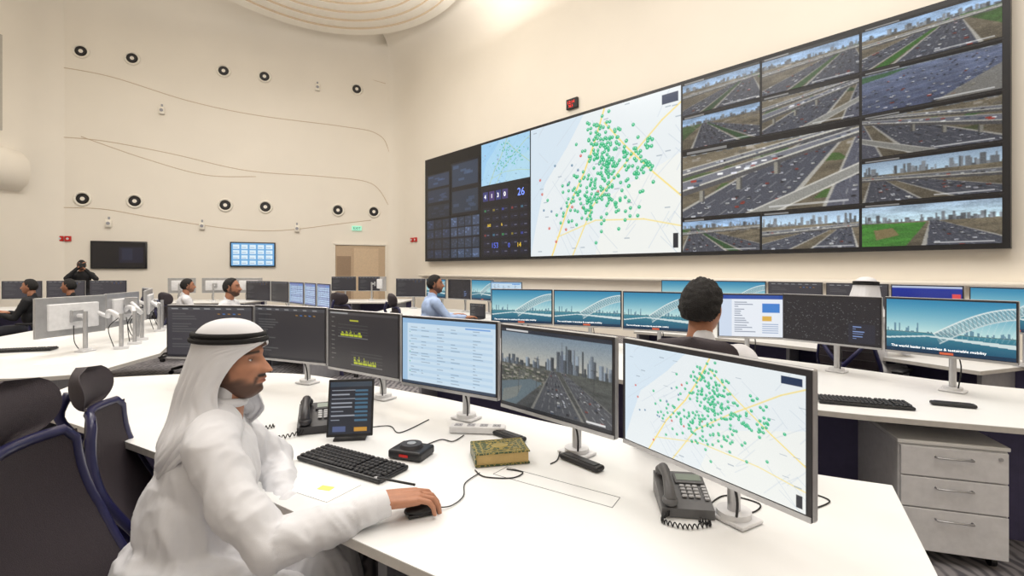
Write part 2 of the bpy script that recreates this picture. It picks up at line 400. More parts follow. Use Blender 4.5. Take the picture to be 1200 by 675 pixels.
def p_table(w,h,seed=1,base=(.78,.86,.92),head=(.55,.70,.84)):
    a=canvas(w,h,base); r=np.random.RandomState(seed); crect(a,0,0,1,.07,head); crect(a,0,.95,1,1,(.2,.25,.32)); crect(a,0,.07,.06,.95,(.62,.75,.86))
    for i in range(19):
        y=.13+.043*i
        if i%2: crect(a,.08,y-.012,.97,y+.026,(.72,.82,.90))
        for x in (.10,.22,.40,.55,.78):
            if r.rand()<.75: crect(a,x,y,x+.02+.08*r.rand(),y+.009,(.38,.46,.55),.6)
    for i in range(5): crect(a,.085,.2+.15*i,.095,.215+.15*i,(.2,.7,.5))
    crect(a,.7,.09,.95,.11,(.4,.6,.85)); return a
def p_city(w,h):
    r=np.random.RandomState(5); a=canvas(w,h,(.4,.4,.4)); cgrad(a,0,.42,(.42,.50,.57),(.70,.69,.65)); cgrad(a,.42,1,(.30,.31,.29),(.22,.23,.24)); mott(a[int(.42*h):],r,.25)
    for dep,n in ((0,40),(1,26)):
        for i in range(n):
            x=r.rand()*1.02-.01; bw=.012+.024*r.rand(); k=.35+.65*math.exp(-((x-.68)/.28)**2); bh=(.07+.28*r.rand()**1.3)*k*(1 if dep else .8); g_=(.46 if dep==0 else .26)+.16*r.rand(); c=(g_*.92,g_,g_*1.08)
            crect(a,x,.44-bh,x+bw,.45,c); crect(a,x+bw*.6,.44-bh,x+bw,.45,tuple(q*.72 for q in c))
            if dep:
                for q in range(int(bh*36)): crect(a,x+.002,.44-bh+.022*q+.008,x+bw*.55,.44-bh+.022*q+.014,tuple(z*.7 for z in c),.8)
    crect(a,.595,.10,.601,.3,(.35,.38,.42)); crect(a,.588,.2,.608,.44,(.34,.37,.42))
    for i in range(160):
        x=r.rand()*.55; y=.45+.22*r.rand(); s=.012+.02*r.rand(); g_=.3+.35*r.rand(); crect(a,x,y,x+s*1.3,y+s,(g_,g_*.97,g_*.9),.8); crect(a,x,y+s,x+s,y+s*1.5,(.14,.2,.12),.7)
    cpoly(a,[(0,.70),(.30,.60),(.42,.62),(.12,1),(0,1)],(.34,.40,.43)); cpoly(a,[(.02,.80),(.22,.70),(.16,.86),(0,.97)],(.5,.5,.46),.6)
    strip(a,(.52,.45),(.55,1.05),.035,.50,(.27,.28,.30),6,edge=(.45,.45,.43)); strip(a,(.60,.45),(1.08,1.05),.03,.40,(.28,.29,.31),5,edge=(.44,.44,.42))
    carsalong(a,r,(.52,.45),(.55,1.05),.035,.50,60,6,.006,.034); carsalong(a,r,(.60,.45),(1.08,1.05),.03,.40,44,5,.006,.032)
    for x0,b in ((.18,.80),(.36,.68),(.86,.70)): cline(a,(x0,b),(x0+.004,b-.34),.003,(.2,.2,.2)); cline(a,(x0-.02,b-.34),(x0+.03,b-.335),.003,(.2,.2,.2))
    a=blur(a,1); grain(a,.02); crect(a,0,0,1,.05,(.16,.18,.22)); crect(a,.05,.015,.28,.035,(.8,.8,.8)); crect(a,0,.96,1,1,(.1,.11,.13)); crect(a,.8,.92,.95,.94,(.85,.85,.85)); return a
def p_bridge(w,h):
    a=canvas(w,h,(.5,.7,.8)); cgrad(a,0,.62,(.16,.50,.66),(.74,.87,.86)); cgrad(a,.62,1,(.26,.52,.58),(.08,.30,.42))
    r=np.random.RandomState(9)
    for i in range(50):
        x=r.rand(); bh=.02+.10*r.rand()**2*(2 if x<.35 else 1); crect(a,x,.62-bh,x+.008+.01*r.rand(),.63,(.40,.55,.62))
    crect(a,0,.61,1,.625,(.28,.42,.40))
    def arch(t,o): return (.40+t*.75, .66-.60*math.sin(math.pi*min(1,t*.55+.02))+o*.17+.05*t)
    N=26; P=[arch(i/N,0) for i in range(N+1)]; Q=[(arch(i/N,1)[0]+.05,arch(i/N,1)[1]) for i in range(N+1)]
    for i in range(N): cpoly(a,[P[i],P[i+1],Q[i+1],Q[i]],(.55,.66,.68),.55)
    for i in range(0,N): cline(a,P[i],Q[min(i+1,N)],.004,(.88,.92,.92)); cline(a,Q[i],P[min(i+1,N)],.004,(.42,.52,.55))
    cpath(a,P,.010,(.88,.91,.90)); cpath(a,Q,.009,(.78,.83,.83))
    cpoly(a,[(.0,.74),(.35,.66),(1,.72),(1,.79),(.35,.685),(0,.77)],(.80,.86,.86)); 
    for i in range(14): cline(a,(.46+.04*i,.69),(P[min(N,i*2)][0],P[min(N,i*2)][1]),.0016,(.9,.92,.92),.6)
    crect(a,0,.93,1,1,(.08,.2,.3)); crect(a,.45,.945,.55,.985,(.85,.4,.25))
    return a
def p_stars(w,h):
    a=canvas(w,h,(.14,.13,.14)); r=np.random.RandomState(3)
    for i in range(260):
        x,y=r.rand(),.1+.85*r.rand(); cdisc(a,x,y,.004+.003*r.rand(),(.6,.6,.62),.8)
    crect(a,.7,.55,.95,.95,(.16,.16,.2)); 
    for i in range(6): crect(a,.74,.6+.05*i,.74+.1*r.rand()+.03,.615+.05*i,(.5,.6,.8))
    return a
def p_web(w,h):
    a=canvas(w,h,(.90,.92,.95)); crect(a,0,0,1,.1,(.16,.3,.62)); crect(a,0,.1,.2,1,(.80,.85,.92)); r=np.random.RandomState(1)
    for i in range(14): crect(a,.24,.16+.055*i,.3+.3*r.rand(),.175+.055*i,(.4,.45,.55))
    crect(a,.66,.2,.92,.42,(.25,.5,.8)); crect(a,.66,.50,.80,.62,(.85,.68,.3)); 
    for i in range(5): crect(a,.66,.68+.05*i,.9,.69+.05*i,(.5,.6,.75))
    return a
def p_thumbs(w,h,base=(.05,.06,.12),tint=(.2,.24,.32),nx=4,ny=5):
    a=canvas(w,h,base); r=np.random.RandomState(6)
    for i in range(nx):
        for j in range(ny):
            x0,y0=(i+.06)/nx,(j+.08)/ny; x1,y1=(i+.94)/nx,(j+.9)/ny; k=.6+.6*r.rand()
            crect(a,x0,y0,x1,y1,tuple(k*t for t in tint)); 
            for q in range(6): 
                u=x0+(x1-x0)*r.rand()*.8; v=y0+(y1-y0)*r.rand()*.8; crect(a,u,v,u+.1/nx*2,v+.1/ny,tuple(min(1,1.6*k*t) for t in tint),.7)
    return a
def p_blue(w,h):
    a=canvas(w,h,(.10,.16,.50)); cgrad(a,.0,1,(.12,.2,.58),(.08,.12,.42)); crect(a,0,.0,1,.06,(.7,.75,.85)); crect(a,.86,.2,.97,.45,(.85,.3,.3)); return a
def p_stat(w,h):
    a=canvas(w,h,(.035,.035,.07)); r=np.random.RandomState(8)
    for i in range(4): crect(a,.04+.14*i,.08,.15+.14*i,.21,[(.25,.28,.62),(.38,.28,.6),(.25,.28,.62),(.35,.3,.6)][i],.7)
    for j in range(6):
        for k in range(5):
            if j in(0,3) : c=[(.2,.5,.3),(.5,.45,.12),(.2,.25,.6),(.5,.2,.2),(.2,.4,.5)][(k+j)%5]
            else: c=(.10,.11,.22)
            x0=.05+.19*k;y0=.30+.115*j; crect(a,x0,y0,x0+.15,y0+.08,(.07,.075,.14)); crect(a,x0+.02,y0+.025,x0+.06,y0+.055,c); crect(a,x0+.08,y0+.035,x0+.13,y0+.045,(.35,.35,.45))
    return a
def p_off(w,h): 
    a=canvas(w,h,(.06,.05,.06)); crect(a,.5,.2,.95,.8,(.10,.10,.16)); crect(a,.55,.25,.75,.7,(.14,.15,.22)); return a
def p_tiles(w,h):
    a=canvas(w,h,(.42,.66,.86)); 
    for i in range(5):
        for j in range(4): crect(a,.04+.19*i,.08+.23*j,.19+.19*i,.25+.23*j,(.86,.93,.97)); crect(a,.05+.19*i,.18+.23*j,.15+.19*i,.2+.23*j,(.3,.5,.7))
    return a

def screen_mesh(a,w,h,name='screen'):
    H,W,_=a.shape
    ys=np.linspace(h,0,H); xs=np.linspace(-w/2,w/2,W); X,Z=np.meshgrid(xs,ys)
    v=np.stack([X,np.zeros_like(X),Z],-1).reshape(-1,3)
    idx=np.arange(H*W).reshape(H,W)
    f=np.stack([idx[:-1,:-1],idx[1:,:-1],idx[1:,1:],idx[:-1,1:]],-1).reshape(-1,4)
    me=bpy.data.meshes.new(name); me.from_pydata(v.tolist(),[],f.tolist())
    c=np.clip(a.reshape(-1,3),0,1); c=np.where(c<=.04045,c/12.92,((c+.055)/1.055)**2.4)
    at=me.color_attributes.new('Col','FLOAT_COLOR','POINT')
    at.data.foreach_set('color',np.concatenate([c,np.ones((len(c),1))],1).astype(np.float32).ravel())
    me.materials.append(M_screen); return me
def text(body,size,M,m,parent,name='lettering',align='LEFT'):
    cu=bpy.data.curves.new(name,'FONT'); cu.body=body; cu.size=size; cu.align_x=align; cu.extrude=0
    cu.materials.append(m); o=bpy.data.objects.new(name,cu); col.objects.link(o); o.parent=parent; o.matrix_local=M@RX(math.pi/2); return o

# ------------------------------------------------------------------ room shell
fA=Vector((-13.37,15.35,0)); fD=Vector((.9195,.3932,0)); fN=Vector((.3932,-.9195,0))
vA=Vector((-2.85,17.4,0)); vD=Vector((.6651,-.7467,0)); vN=Vector((-.7467,-.6651,0))
corner=Vector((-4.43,19.17,0))
p1=fA+fD*9.3; p2=corner+vD*.75
path_left=[Vector((-10,-6,0)),Vector((-12.2,0,0)),Vector((-13.3,7,0)),Vector((-14.07,13.6,0)),fA-fD*1.0+fN*.35,fA-fD*.4]
path_far=[fA-fD*.4]+[fA+fD*s for s in np.arange(.5,9.3,1.0)]+[p1]
arc=[]
for i in range(1,9):
    t=i/8; arc.append((1-t)**2*p1+2*t*(1-t)*corner+t*t*p2)
path_far+=arc
path_back=[vA+vD*18.0,Vector((11.5,0,0)),Vector((10,-6,0)),Vector((-10,-6,0))]
path_right=[p2]+[vA+vD*s for s in np.arange(-.6,18.1,1.0)]+[vA+vD*18.0]
def wall(name,path):
    n=len(path); R=1.6
    zs=list(np.linspace(0,8.6,6))+[8.6+R*math.sin(a) for a in np.linspace(.2,math.pi/2,8)]
    off=[0]*6+[R*(1-math.cos(a)) for a in np.linspace(.2,math.pi/2,8)]
    G=[]; N=[]
    for i in range(n):
        d=(path[min(i+1,n-1)]-path[max(i-1,0)]).normalized(); N.append(Vector((d.y,-d.x,0)))
    mb=MB()
    for z,o in zip(zs,off): G.append([path[i]+N[i]*o+Vector((0,0,z)) for i in range(n)])
    mb.surf(G,M_wall)
    return mb.build(name)
wall('wall_left',path_left); wall('wall_far',path_far); wall('wall_right',path_right); wall('wall_back',path_back)
mb=MB(); mb.box((-2,6,-.05),(32,32,.1),M_carpet); mb.build('floor')
mb=MB(); mb.box((-2,6,10.27),(32,32,.14),M_ceil); mb.build('ceiling')
# ceiling relief: recessed nested organic rings
mb=MB(); K=9
def relief(s,k):
    pts=[]
    for i in range(120):
        t=2*math.pi*i/120; q=1+.03*math.sin(3*t+2.6)+.02*math.sin(2*t+1)
        pts.append((-5.1+.06*k+3.9*s*math.cos(t)*q,12.9-.05*k+4.05*s*math.sin(t)*q))
    return pts
z=9.55
prev=relief(1.0,0)
mb.surf([[Vector((x,y,10.2)) for x,y in prev],[Vector((x,y,z)) for x,y in prev]],M_ceil,closed=True)
for k in range(K):
    s1=1-.085*(k+1); nxt=relief(s1,k+1)
    mb.surf([[Vector((x,y,z)) for x,y in prev],[Vector((x,y,z)) for x,y in nxt]],M_ceil,closed=True,smooth=False)
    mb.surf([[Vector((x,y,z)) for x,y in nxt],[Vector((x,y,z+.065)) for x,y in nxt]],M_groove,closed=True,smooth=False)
    z+=.065; prev=nxt
mb.prism(prev,z-.001,z+.01,M_ceil)
mb.build('ceiling_relief')
# left balcony lip and glazing
mb=MB()
prof=[(0,3.7),(.22,3.75),(.42,3.95),(.5,4.25),(.45,4.6),(.22,4.85),(0,4.9)]
base=[Vector((-13.3,7,0)),Vector((-13.62,10,0)),Vector((-13.98,13,0)),Vector((-14.2,14.1,0))]
G=[[b+Vector((o,0,z)) for b in base] for o,z in prof]; mb.surf(G,M_wall); mb.build('balcony_ledge')
mb=MB(); mb.box((-13.96,12.9,6.6),(.12,1.2,2.6),mat('window_frame',hexc(190,186,176),.4)); mb.box((-13.89,12.9,6.6),(.03,1.0,2.3),mat('window_glass_green',hexc(176,190,172),.1)); mb.build('window_1')
mb=MB(); mb.box((-13.92,12.6,1.75),(.10,1.5,3.3),M_silver); mb.box((-13.85,12.2,1.75),(.04,.62,3.1),mat('glass_pale_green',hexc(200,212,200),.1)); mb.box((-13.85,12.95,1.75),(.04,.62,3.1),mat('glass_pale_green',hexc(200,212,200),.1)); mb.build('window_2')

def farM(s,z): 
    p=fA+fD*s; return Matrix(((fD.x,-fN.x,0,p.x),(fD.y,-fN.y,0,p.y),(0,0,1,z),(0,0,0,1)))
def vidM(u,z):
    p=vA+vD*u; return Matrix(((vD.x,-vN.x,0,p.x),(vD.y,-vN.y,0,p.y),(0,0,1,z),(0,0,0,1)))
def fs(px): r=(px-600)/580; return (13.37+15.35*r)/(.9195-.3932*r)
def fz(px,py): s=fs(px); return 1.5+(316-py)*(15.35+.3932*s)/580
grooves=[[(130,4),(190,22),(250,48),(330,70),(400,84),(452,98)],
 [(60,77),(130,90),(220,118),(300,135),(400,148),(440,156),(455,175),(462,225)],
 [(60,160),(120,165),(200,180),(290,200),(380,207),(435,215),(455,240)],
 [(65,243),(120,245),(180,255),(270,268),(330,270),(400,262),(435,258)],
 [(95,160),(170,186),(240,205),(300,207)]]
for k,g_ in enumerate(grooves):
    mb=MB(); pts=[fA+fD*fs(x)+Vector((0,0,fz(x,y))) for x,y in g_]; mb.tube(pts,.012,M_groove,6,sm=8); mb.build('trim_%d'%(k+1))
def porthole(s,z,r=.19):
    mb=MB()
    ring=[Vector((r*math.cos(t),-.02,r*math.sin(t))) for t in np.linspace(0,2*math.pi,33)[:-1]]
    mb.tube(ring,.035,M_ivory,8,closed=True); mb.cyl((0,.02,0),(0,-.012,0),r,M_hole,n=32)
    mb.cyl((0,-.012,0),(0,-.03,0),r*.55,M_dark,n=24); mb.cyl((0,-.03,0),(0,-.04,0),r*.3,M_ivory,n=20)
    mb.build('wall_downlight',M=farM(s,z))
for px in (95,155,262,310,418): porthole(fs(px),8.27)
for px in (97,158,264,311,396,438): porthole(fs(px),3.7,.2)
for px,py in ((52,270),(128,262),(237,265),(348,268),(190,130),(372,103)):
    mb=MB(); mb.box((0,-.06,0),(.16,.1,.24),M_ivory,bev=.02); mb.cyl((0,-.11,.0),(0,-.125,.0),.05,M_grey); mb.box((0,-.01,.16),(.05,.06,.1),M_grey)
    mb.build('wall_speaker',M=farM(fs(px),fz(px,py)))
for px in (71,80):
    mb=MB(); mb.box((0,-.03,0),(.16,.06,.16),M_red,bev=.01); mb.cyl((0,-.06,0),(0,-.07,0),.035,M_white)
    mb.build('fire_alarm_call_point',M=farM(fs(px),2.45))
for u in (-1.25,-1.0):
    mb=MB(); mb.box((0,-.03,0),(.16,.06,.16),M_red,bev=.01); mb.cyl((0,-.06,0),(0,-.07,0),.035,M_white)
    mb.build('fire_alarm_call_point',M=vidM(u,2.6))
e=empty('exit_sign',farM(fs(418),3.05)); mb=MB(); mb.box((0,-.04,0),(.34,.06,.17),mat('exit_green',hexc(150,215,190),.4,emis=.6)); mb.build('housing',e)
text('EXIT',.13,T(-.13,-.075,-.045),mat('text_green',hexc(20,110,70),.5),e)
e=empty('door_1',farM(8.34,0)); mb=MB(); dk=mat('door_recess',hexc(200,176,148),.6); 
mb.box((0,-.02,1.2),(1.8,.03,2.4),dk); mb.box((-.93,-.04,1.22),(.06,.08,2.46),M_ivory); mb.box((.93,-.04,1.22),(.06,.08,2.46),M_ivory); mb.box((0,-.04,2.45),(1.92,.08,.06),M_ivory)
mb.box((.2,-.045,1.15),(.9,.03,2.3),mat('door_leaf',hexc(214,190,160),.5)); mb.box((-.6,-.045,1.0),(.5,.02,2.0),mat('door_dark',hexc(160,136,112),.5)); mb.cyl((.55,-.06,1.05),(.55,-.12,1.05),.02,M_silver)
mb.build('leaf',e)

def wall_tv(s0,s1,z0,z1,cv):
    w=s1-s0;h=z1-z0; e=empty('wall_television',farM((s0+s1)/2,z0)); mb=MB(); mb.box((0,-.06,h/2),(w,.06,h),M_black,bev=.012); mb.box((0,-.02,h/2),(w*.5,.04,h*.5),M_dark); mb.build('body',e)
    obj('screen',screen_mesh(cv,w-.08,h-.08),e,T(0,-.092,.04))
wall_tv(.257,1.713,1.53,2.4,p_off(60,36)); wall_tv(4.05,5.45,1.6,2.45,p_tiles(90,54))

# ------------------------------------------------------------------ video wall
VB=1.835;VH=3.43
e=empty('video_wall',vidM(0,VB)); mb=MB(); mb.box((14.33/2,-.10,VH/2),(14.45,.2,VH+.1),M_black); 
for k in range(1,12): mb.box((14.33*k/12,-.2005,VH/2),(.006,.003,VH),M_dark)
for k in range(1,5): mb.box((14.33/2,-.2005,VH*k/5),(14.33,.003,.006),M_dark)
mb.build('cabinet',e)
def vtile(u0,u1,v0,v1,cv,g=.02):
    obj('screen',screen_mesh(cv,u1-u0-2*g,v1-v0-2*g),e,T((u0+u1)/2,-.206,v0+g))
r_=.686
vtile(0.05,1.5,r_*2,VH-.5,p_thumbs(90,70,(.03,.035,.07),(.13,.18,.26),1,3)); vtile(1.5,3.05,r_*2,VH-.3,p_thumbs(90,70,(.03,.035,.07),(.14,.19,.26),1,2))
vtile(0.05,1.5,0,r_*2,p_thumbs(90,60,(.03,.035,.07),(.13,.17,.25),3,4)); vtile(1.5,3.05,0,r_*2,p_thumbs(90,60,(.035,.04,.08),(.22,.27,.36),4,4))
vtile(3.11,5.26,2.15,VH,np.clip(p_map(140,90,9,90,False)*np.array([.74,.90,1.0]),0,1)); vtile(3.11,5.26,0,2.15,p_stat(140,140))
vtile(5.26,9.69,0,VH,p_map(340,270,3,330))
c1,c2,c3,c4=9.69,11.23,12.73,14.33
vtile(c1,c2,r_*4,VH,p_cctv(130,66,11,'hwy',.88,.88)); vtile(c1,c2,r_*3,r_*4,p_cctv(130,66,12,'hwy',.88,.3))
vtile(c2,c3,r_*4,VH,p_cctv(140,74,13,'hwy',.9,.92)); vtile(c2,c3,r_*3,r_*4,p_cctv(140,74,14,'fly',.95))
vtile(c1,c3,r_,r_*3,p_cctv(250,160,21,'fly',1.0))
vtile(c1,c2,0,r_,p_cctv(130,66,15,'hwy',.92,.15)); vtile(c2,c3,0,r_,p_cctv(140,74,16,'city',1.0,flip=True))
vtile(c3,c4,r_*4,VH,p_cctv(170,96,17,'hwy',.95,.7)); vtile(c3,c4,r_*3,r_*4,p_cctv(170,96,18,'park',1.0))
vtile(c3,c4,r_*2,r_*3,p_cctv(170,96,19,'fly',.85,flip=True)); vtile(c3,c4,r_,r_*2,p_cctv(170,96,20,'city',.85))
vtile(c3,c4,0,r_,p_cctv(170,96,22,'open'))
for b,u,v,m_,s_ in (('4',3.27,1.77,M_txtw,.18),('1',3.58,1.77,M_txtw,.18),('3',3.86,1.77,M_txtw,.18),('0',4.16,1.77,M_txtw,.18),('26',4.74,1.72,M_txtb,.30),('153',3.6,.30,M_txtd,.22),('160',3.4,.93,M_txty,.12),('6',4.05,.93,M_txty,.12),('0',4.35,.30,M_txtd,.18),('14',4.72,.30,M_txty,.18)):
    text(b,s_,T(u,-.21,v),m_,e)
mb=MB(); 
mb.box((7.2,-.14,1.30),(15.2,.28,.08),M_wall,bev=.03); mb.box((7.2,-.06,.63),(15.2,.12,1.26),M_wall); mb.build('trim_6',M=vidM(0,0))
e=empty('led_clock',vidM(6.61,5.56)); mb=MB(); mb.box((0,-.04,.11),(.36,.07,.26),M_black,bev=.01); mb.build('housing',e)
text('12:14',.11,T(-.14,-.08,.11),M_txtr,e); text('38.5',.09,T(-.1,-.08,.02),M_txtr,e)

# ------------------------------------------------------------------ monitors
SCR={}
def scr(key,w,h,fn):
    if key not in SCR: SCR[key]=screen_mesh(fn(),w,h)
    return SCR[key]
def monitor(pL,pR,key,fn,ztop=1.267,h=.36,frame=None,desk=.74,arm=True,txt=None,bz=.012):
    frame=frame or M_dark
    pL=Vector((*pL,0));pR=Vector((*pR,0)); d=pR-pL; w=d.length; d.normalize()
    c=(pL+pR)/2; z0=ztop-h
    e=empty('monitor',Matrix(((d.x,-d.y,0,c.x),(d.y,d.x,0,c.y),(0,0,1,z0),(0,0,0,1))))
    mb=MB(); mb.box((0,0.008,h/2),(w,.022,h),M_silver,bev=.006); mb.box((0,-.003,h/2),(w-.006,.006,h-.006),frame)
    mb.box((0,.03,h/2),(w*.72,.035,h*.66),M_white,bev=.012); mb.box((0,-.0045,.008),(w-.008,.006,.014),M_silver)
    if arm:
        dz=desk-z0
        mb.box((0,.06,h*.5),(.11,.03,.11),M_silver,bev=.006)
        mb.tube([(0,.07,h*.5),(0,.12,h*.5),(.0,.15,h*.42)],.018,M_white,10,sm=4)
        mb.cyl((0,.15,dz+.003),(0,.15,h*.62),.019,M_silver,n=16); mb.cyl((0,.15,dz+.002),(0,.15,dz+.03),.05,M_white,n=20)
        mb.box((0,.15,dz+.008),(.13,.1,.012),M_white,bev=.005)
        mb.tube([(.02,.05,h*.25),(.05,.09,-.05),(.03,.12,dz+.02)],.004,M_rubber,6,sm=6)
    mb.build('housing',e)
    obj('screen',scr((key,round(w,2)),w-2*bz,h-bz-.020,fn),e,T(0,-.0075,.018))
    if txt: 
        for b,sz,x,z,m_ in txt: text(b,sz,T(x*w,-.0095,z*h),m_,e)
    return e
cache={}
def C(k,f):
    if k not in cache: cache[k]=f()
    return cache[k]
f_dark=lambda:p_dark(100,60); f_dark2=lambda:p_dark(100,60,4,(.24,.23,.25))
f_bridge=lambda:C('br',lambda:p_bridge(170,98))
lead='The world leader in seamless & sustainable mobility'
monitor((-2.30,3.30),(-1.68,3.22),'d1',f_dark2)
monitor((-1.715,3.30),(-1.14,3.05),'d2',f_dark)
monitor((-1.10,2.97),(-.59,2.62),'dash',lambda:p_dash(140,84))
monitor((-.568,2.56),(-.060,2.23),'tab',lambda:p_table(180,108))
monitor((-.046,2.15),(.362,1.72),'city',lambda:p_city(240,140))
monitor((.386,1.71),(.706,1.155),'map6',lambda:p_map(360,205,3,270),h=.362,bz=.016)
zt=1.305
t1=[(lead,.021,-.44,.12,M_txtw)]
monitor((-.215,5.1),(.405,4.92),'br',f_bridge,zt,txt=t1)
monitor((.41,4.88),(1.03,4.64),'br',f_bridge,zt,txt=t1)
monitor((1.02,4.56),(1.55,4.28),'br',f_bridge,zt,txt=[(lead,.018,-.44,.12,M_txtw)])
monitor((1.66,4.0),(2.15,3.88),'web',lambda:p_web(100,60),1.31)
monitor((2.10,3.84),(2.50,3.34),'stars',lambda:p_stars(170,100),1.315)
monitor((2.44,3.24),(2.82,2.75),'br',f_bridge,1.325,txt=[(lead,.0215,-.44,.12,M_txtw)])
zt=1.365
monitor((1.99,6.6),(2.50,6.3),'br',f_bridge,zt); monitor((2.52,6.2),(2.98,5.8),'br',f_bridge,zt); monitor((2.95,5.7),(3.33,5.3),'d1',f_dark2,zt)
monitor((3.30,5.2),(3.62,4.75),'d1',f_dark2,zt)
monitor((3.56,4.65),(3.84,4.2),'blue',lambda:p_blue(80,50),zt,txt=[('Make, Plan, Review, Halt.',.028,-.42,.5,M_txtw)])
monitor((3.77,4.08),(4.0,3.55),'br',f_bridge,zt)
zt=1.33
monitor((-2.25,9.6),(-1.66,9.5),'d1',f_dark,zt); monitor((-1.62,9.4),(-1.20,8.95),'br',f_bridge,zt); monitor((-1.16,9.0),(-.72,8.6),'stars',lambda:p_stars(170,100),zt)
monitor((-.70,8.6),(-.3,8.2),'br',f_bridge,zt); monitor((-.35,8.1),(.16,7.8),'tab2',lambda:p_table(90,50,3),zt-.02)
fT=lambda:p_table(90,50,7,(.50,.55,.72),(.4,.45,.65))
zt=1.30
Q=[(-4.84,9.0),(-4.24,8.7),(-3.69,8.2),(-3.25,7.75),(-2.88,7.3),(-2.5,6.85)]
for i,(k,f) in enumerate((('d1',f_dark),('d2',f_dark),('t7',fT),('t7',fT),('t7',fT))): monitor((Q[i][0]+.02,Q[i][1]-.02),(Q[i+1][0]-.02,Q[i+1][1]+.02),k,f,zt)
Lb=[((-4.08,4.95),(-4.16,4.30)),((-4.35,5.75),(-4.2,5.1)),((-4.75,6.5),(-4.42,5.95)),((-5.3,7.1),(-4.85,6.65))]
for a,b in Lb: monitor(a,b,'d2',f_dark,1.25,frame=M_white)
for i in range(3): monitor((-7.6+.75*i,11.9+.1*i),(-8.2+.75*i,11.8+.1*i),'d2',f_dark,1.3,frame=M_white)
for i in range(2): monitor((-4.45+.66*i,12.2),(-3.86+.66*i,12.25),'d1' ,f_dark,1.33)
monitor((-3.1,12.2),(-3.7,12.4),'d1',f_dark,1.33)
for i in range(3): monitor((-9.9+.68*i,9.6+.2*i),(-9.3+.68*i,9.8+.2*i),'d1',f_dark,1.28)
for x,y,a in ((-3.75,4.75,.3),(-4.0,5.35,.5),(-4.35,6.1,.2),(-3.85,5.05,-.4)):
    mb=MB(); mb.cyl((0,0,0),(0,0,.025),.06,M_white,n=20); mb.cyl((0,0,.02),(0,0,.34),.018,M_silver)
    mb.tube([(0,0,.30),(.12,.05,.36),(.24,.02,.30)],.022,M_white,10,sm=5); mb.tube([(.24,.02,.30),(.34,.1,.36),(.4,.16,.40)],.018,M_white,10,sm=5)
    mb.box((.42,.17,.40),(.03,.12,.12),M_silver,bev=.006); mb.tube([(0,.02,.3),(.06,.08,.2),(.02,.05,.02)],.004,M_rubber,6,sm=5)
    mb.build('monitor_arm',M=T(x,y,.74)@RZ(a+2.3))

# ------------------------------------------------------------------ desks
def desk(near,back,name='control_desk',z=.74,panels=True,pan_in=.28,M_p=None):
    near=[Vector((*p,0)) for p in near]; back=[Vector((*p,0)) for p in back]
    nr=catmull(near,6); bk=catmull(back,6)
    poly=[(p.x,p.y) for p in nr]+[(p.x,p.y) for p in reversed(bk)]
    e=empty(name); mb=MB(); mb.prism(poly,z-.03,z-.003,M_deskedge)
    mb.prism(poly,z-.003,z,M_desk); mb.build('top',e)
    if panels:
        mb=MB()
        P=[]
        m=min(len(nr),len(bk))
        for i in range(m):
            a=nr[int(i*(len(nr)-1)/(m-1))]; b=bk[int(i*(len(bk)-1)/(m-1))]; P.append(b+(a-b)*pan_in)
        for j in range(m-1):
            a,b=P[j],P[j+1]; d=(b-a)
            if d.length<1e-4: continue
            nn=Vector((-d.y,d.x,0)).normalized()*.012
            mb.prism([(q.x,q.y) for q in (a-nn,b-nn,b+nn,a+nn)],.0,z-.03,M_p or M_purple)
        for t in (0.02,.5,.98):
            i=int(t*(m-1)); a=P[i]; b=nr[int(i*(len(nr)-1)/(m-1))]; q=a+(b-a)*.75; d=q-a; nn=Vector((-d.y,d.x,0)).normalized()*.015
            mb.prism([(w_.x,w_.y) for w_ in (a-nn,q-nn,q+nn,a+nn)],0,z-.03,M_grey)
        mb.build('support_panels',e)
    return e
desk([(-2.75,2.75),(-2.0,2.35),(-1.35,1.98),(-.80,1.63),(-.445,1.395),(-.19,1.228),(.12,1.03),(.5,.84),(.80,.76)],
     [(-2.95,3.45),(-2.3,3.62),(-1.6,3.62),(-1.0,3.30),(-.4,2.92),(.2,2.45),(.75,2.05),(1.13,1.84),(1.34,1.745)])
desk([(-.9,4.55),(-.2,4.2),(.5,3.65),(1.1,3.1),(1.64,2.69),(2.45,2.37),(3.1,2.15)],[(-.6,5.55),(.5,5.4),(1.2,5.05),(1.9,4.55),(2.5,3.95),(3.0,3.35),(3.6,2.95)],pan_in=.55)
desk([(1.5,6.1),(2.2,5.6),(2.75,5.0),(3.2,4.35),(3.5,3.7)],[(2.0,7.0),(2.8,6.5),(3.4,5.8),(3.9,5.0),(4.35,4.0)])
desk([(-2.5,8.0),(-1.6,7.75),(-.9,7.4),(-.2,7.1)],[(-2.4,10.0),(-1.4,9.7),(-.5,9.0),(.4,8.2)])
desk([(-5.3,8.5),(-4.5,8.1),(-3.8,7.5),(-3.2,6.9),(-2.9,6.5)],[(-5.0,9.5),(-4.2,9.2),(-3.5,8.6),(-2.9,8.0),(-2.2,7.2)])
desk([(-5.6,4.9),(-5.0,4.3),(-4.3,3.75),(-3.6,3.45),(-3.1,3.62)],[(-6.3,7.3),(-5.3,7.6),(-4.5,6.9),(-3.9,5.8),(-3.2,4.5)],pan_in=.85,M_p=M_grey)
desk([(-8.6,11.2),(-7.5,11.3),(-6.2,11.5)],[(-8.6,12.4),(-7.4,12.5),(-6.1,12.7)]); desk([(-4.8,11.5),(-3.8,11.5),(-2.6,11.5)],[(-4.9,12.7),(-3.8,12.7),(-2.5,12.8)])
desk([(-10.3,9.0),(-9.2,9.2),(-7.6,9.6)],[(-10.4,10.1),(-9.4,10.3),(-7.9,10.7)])

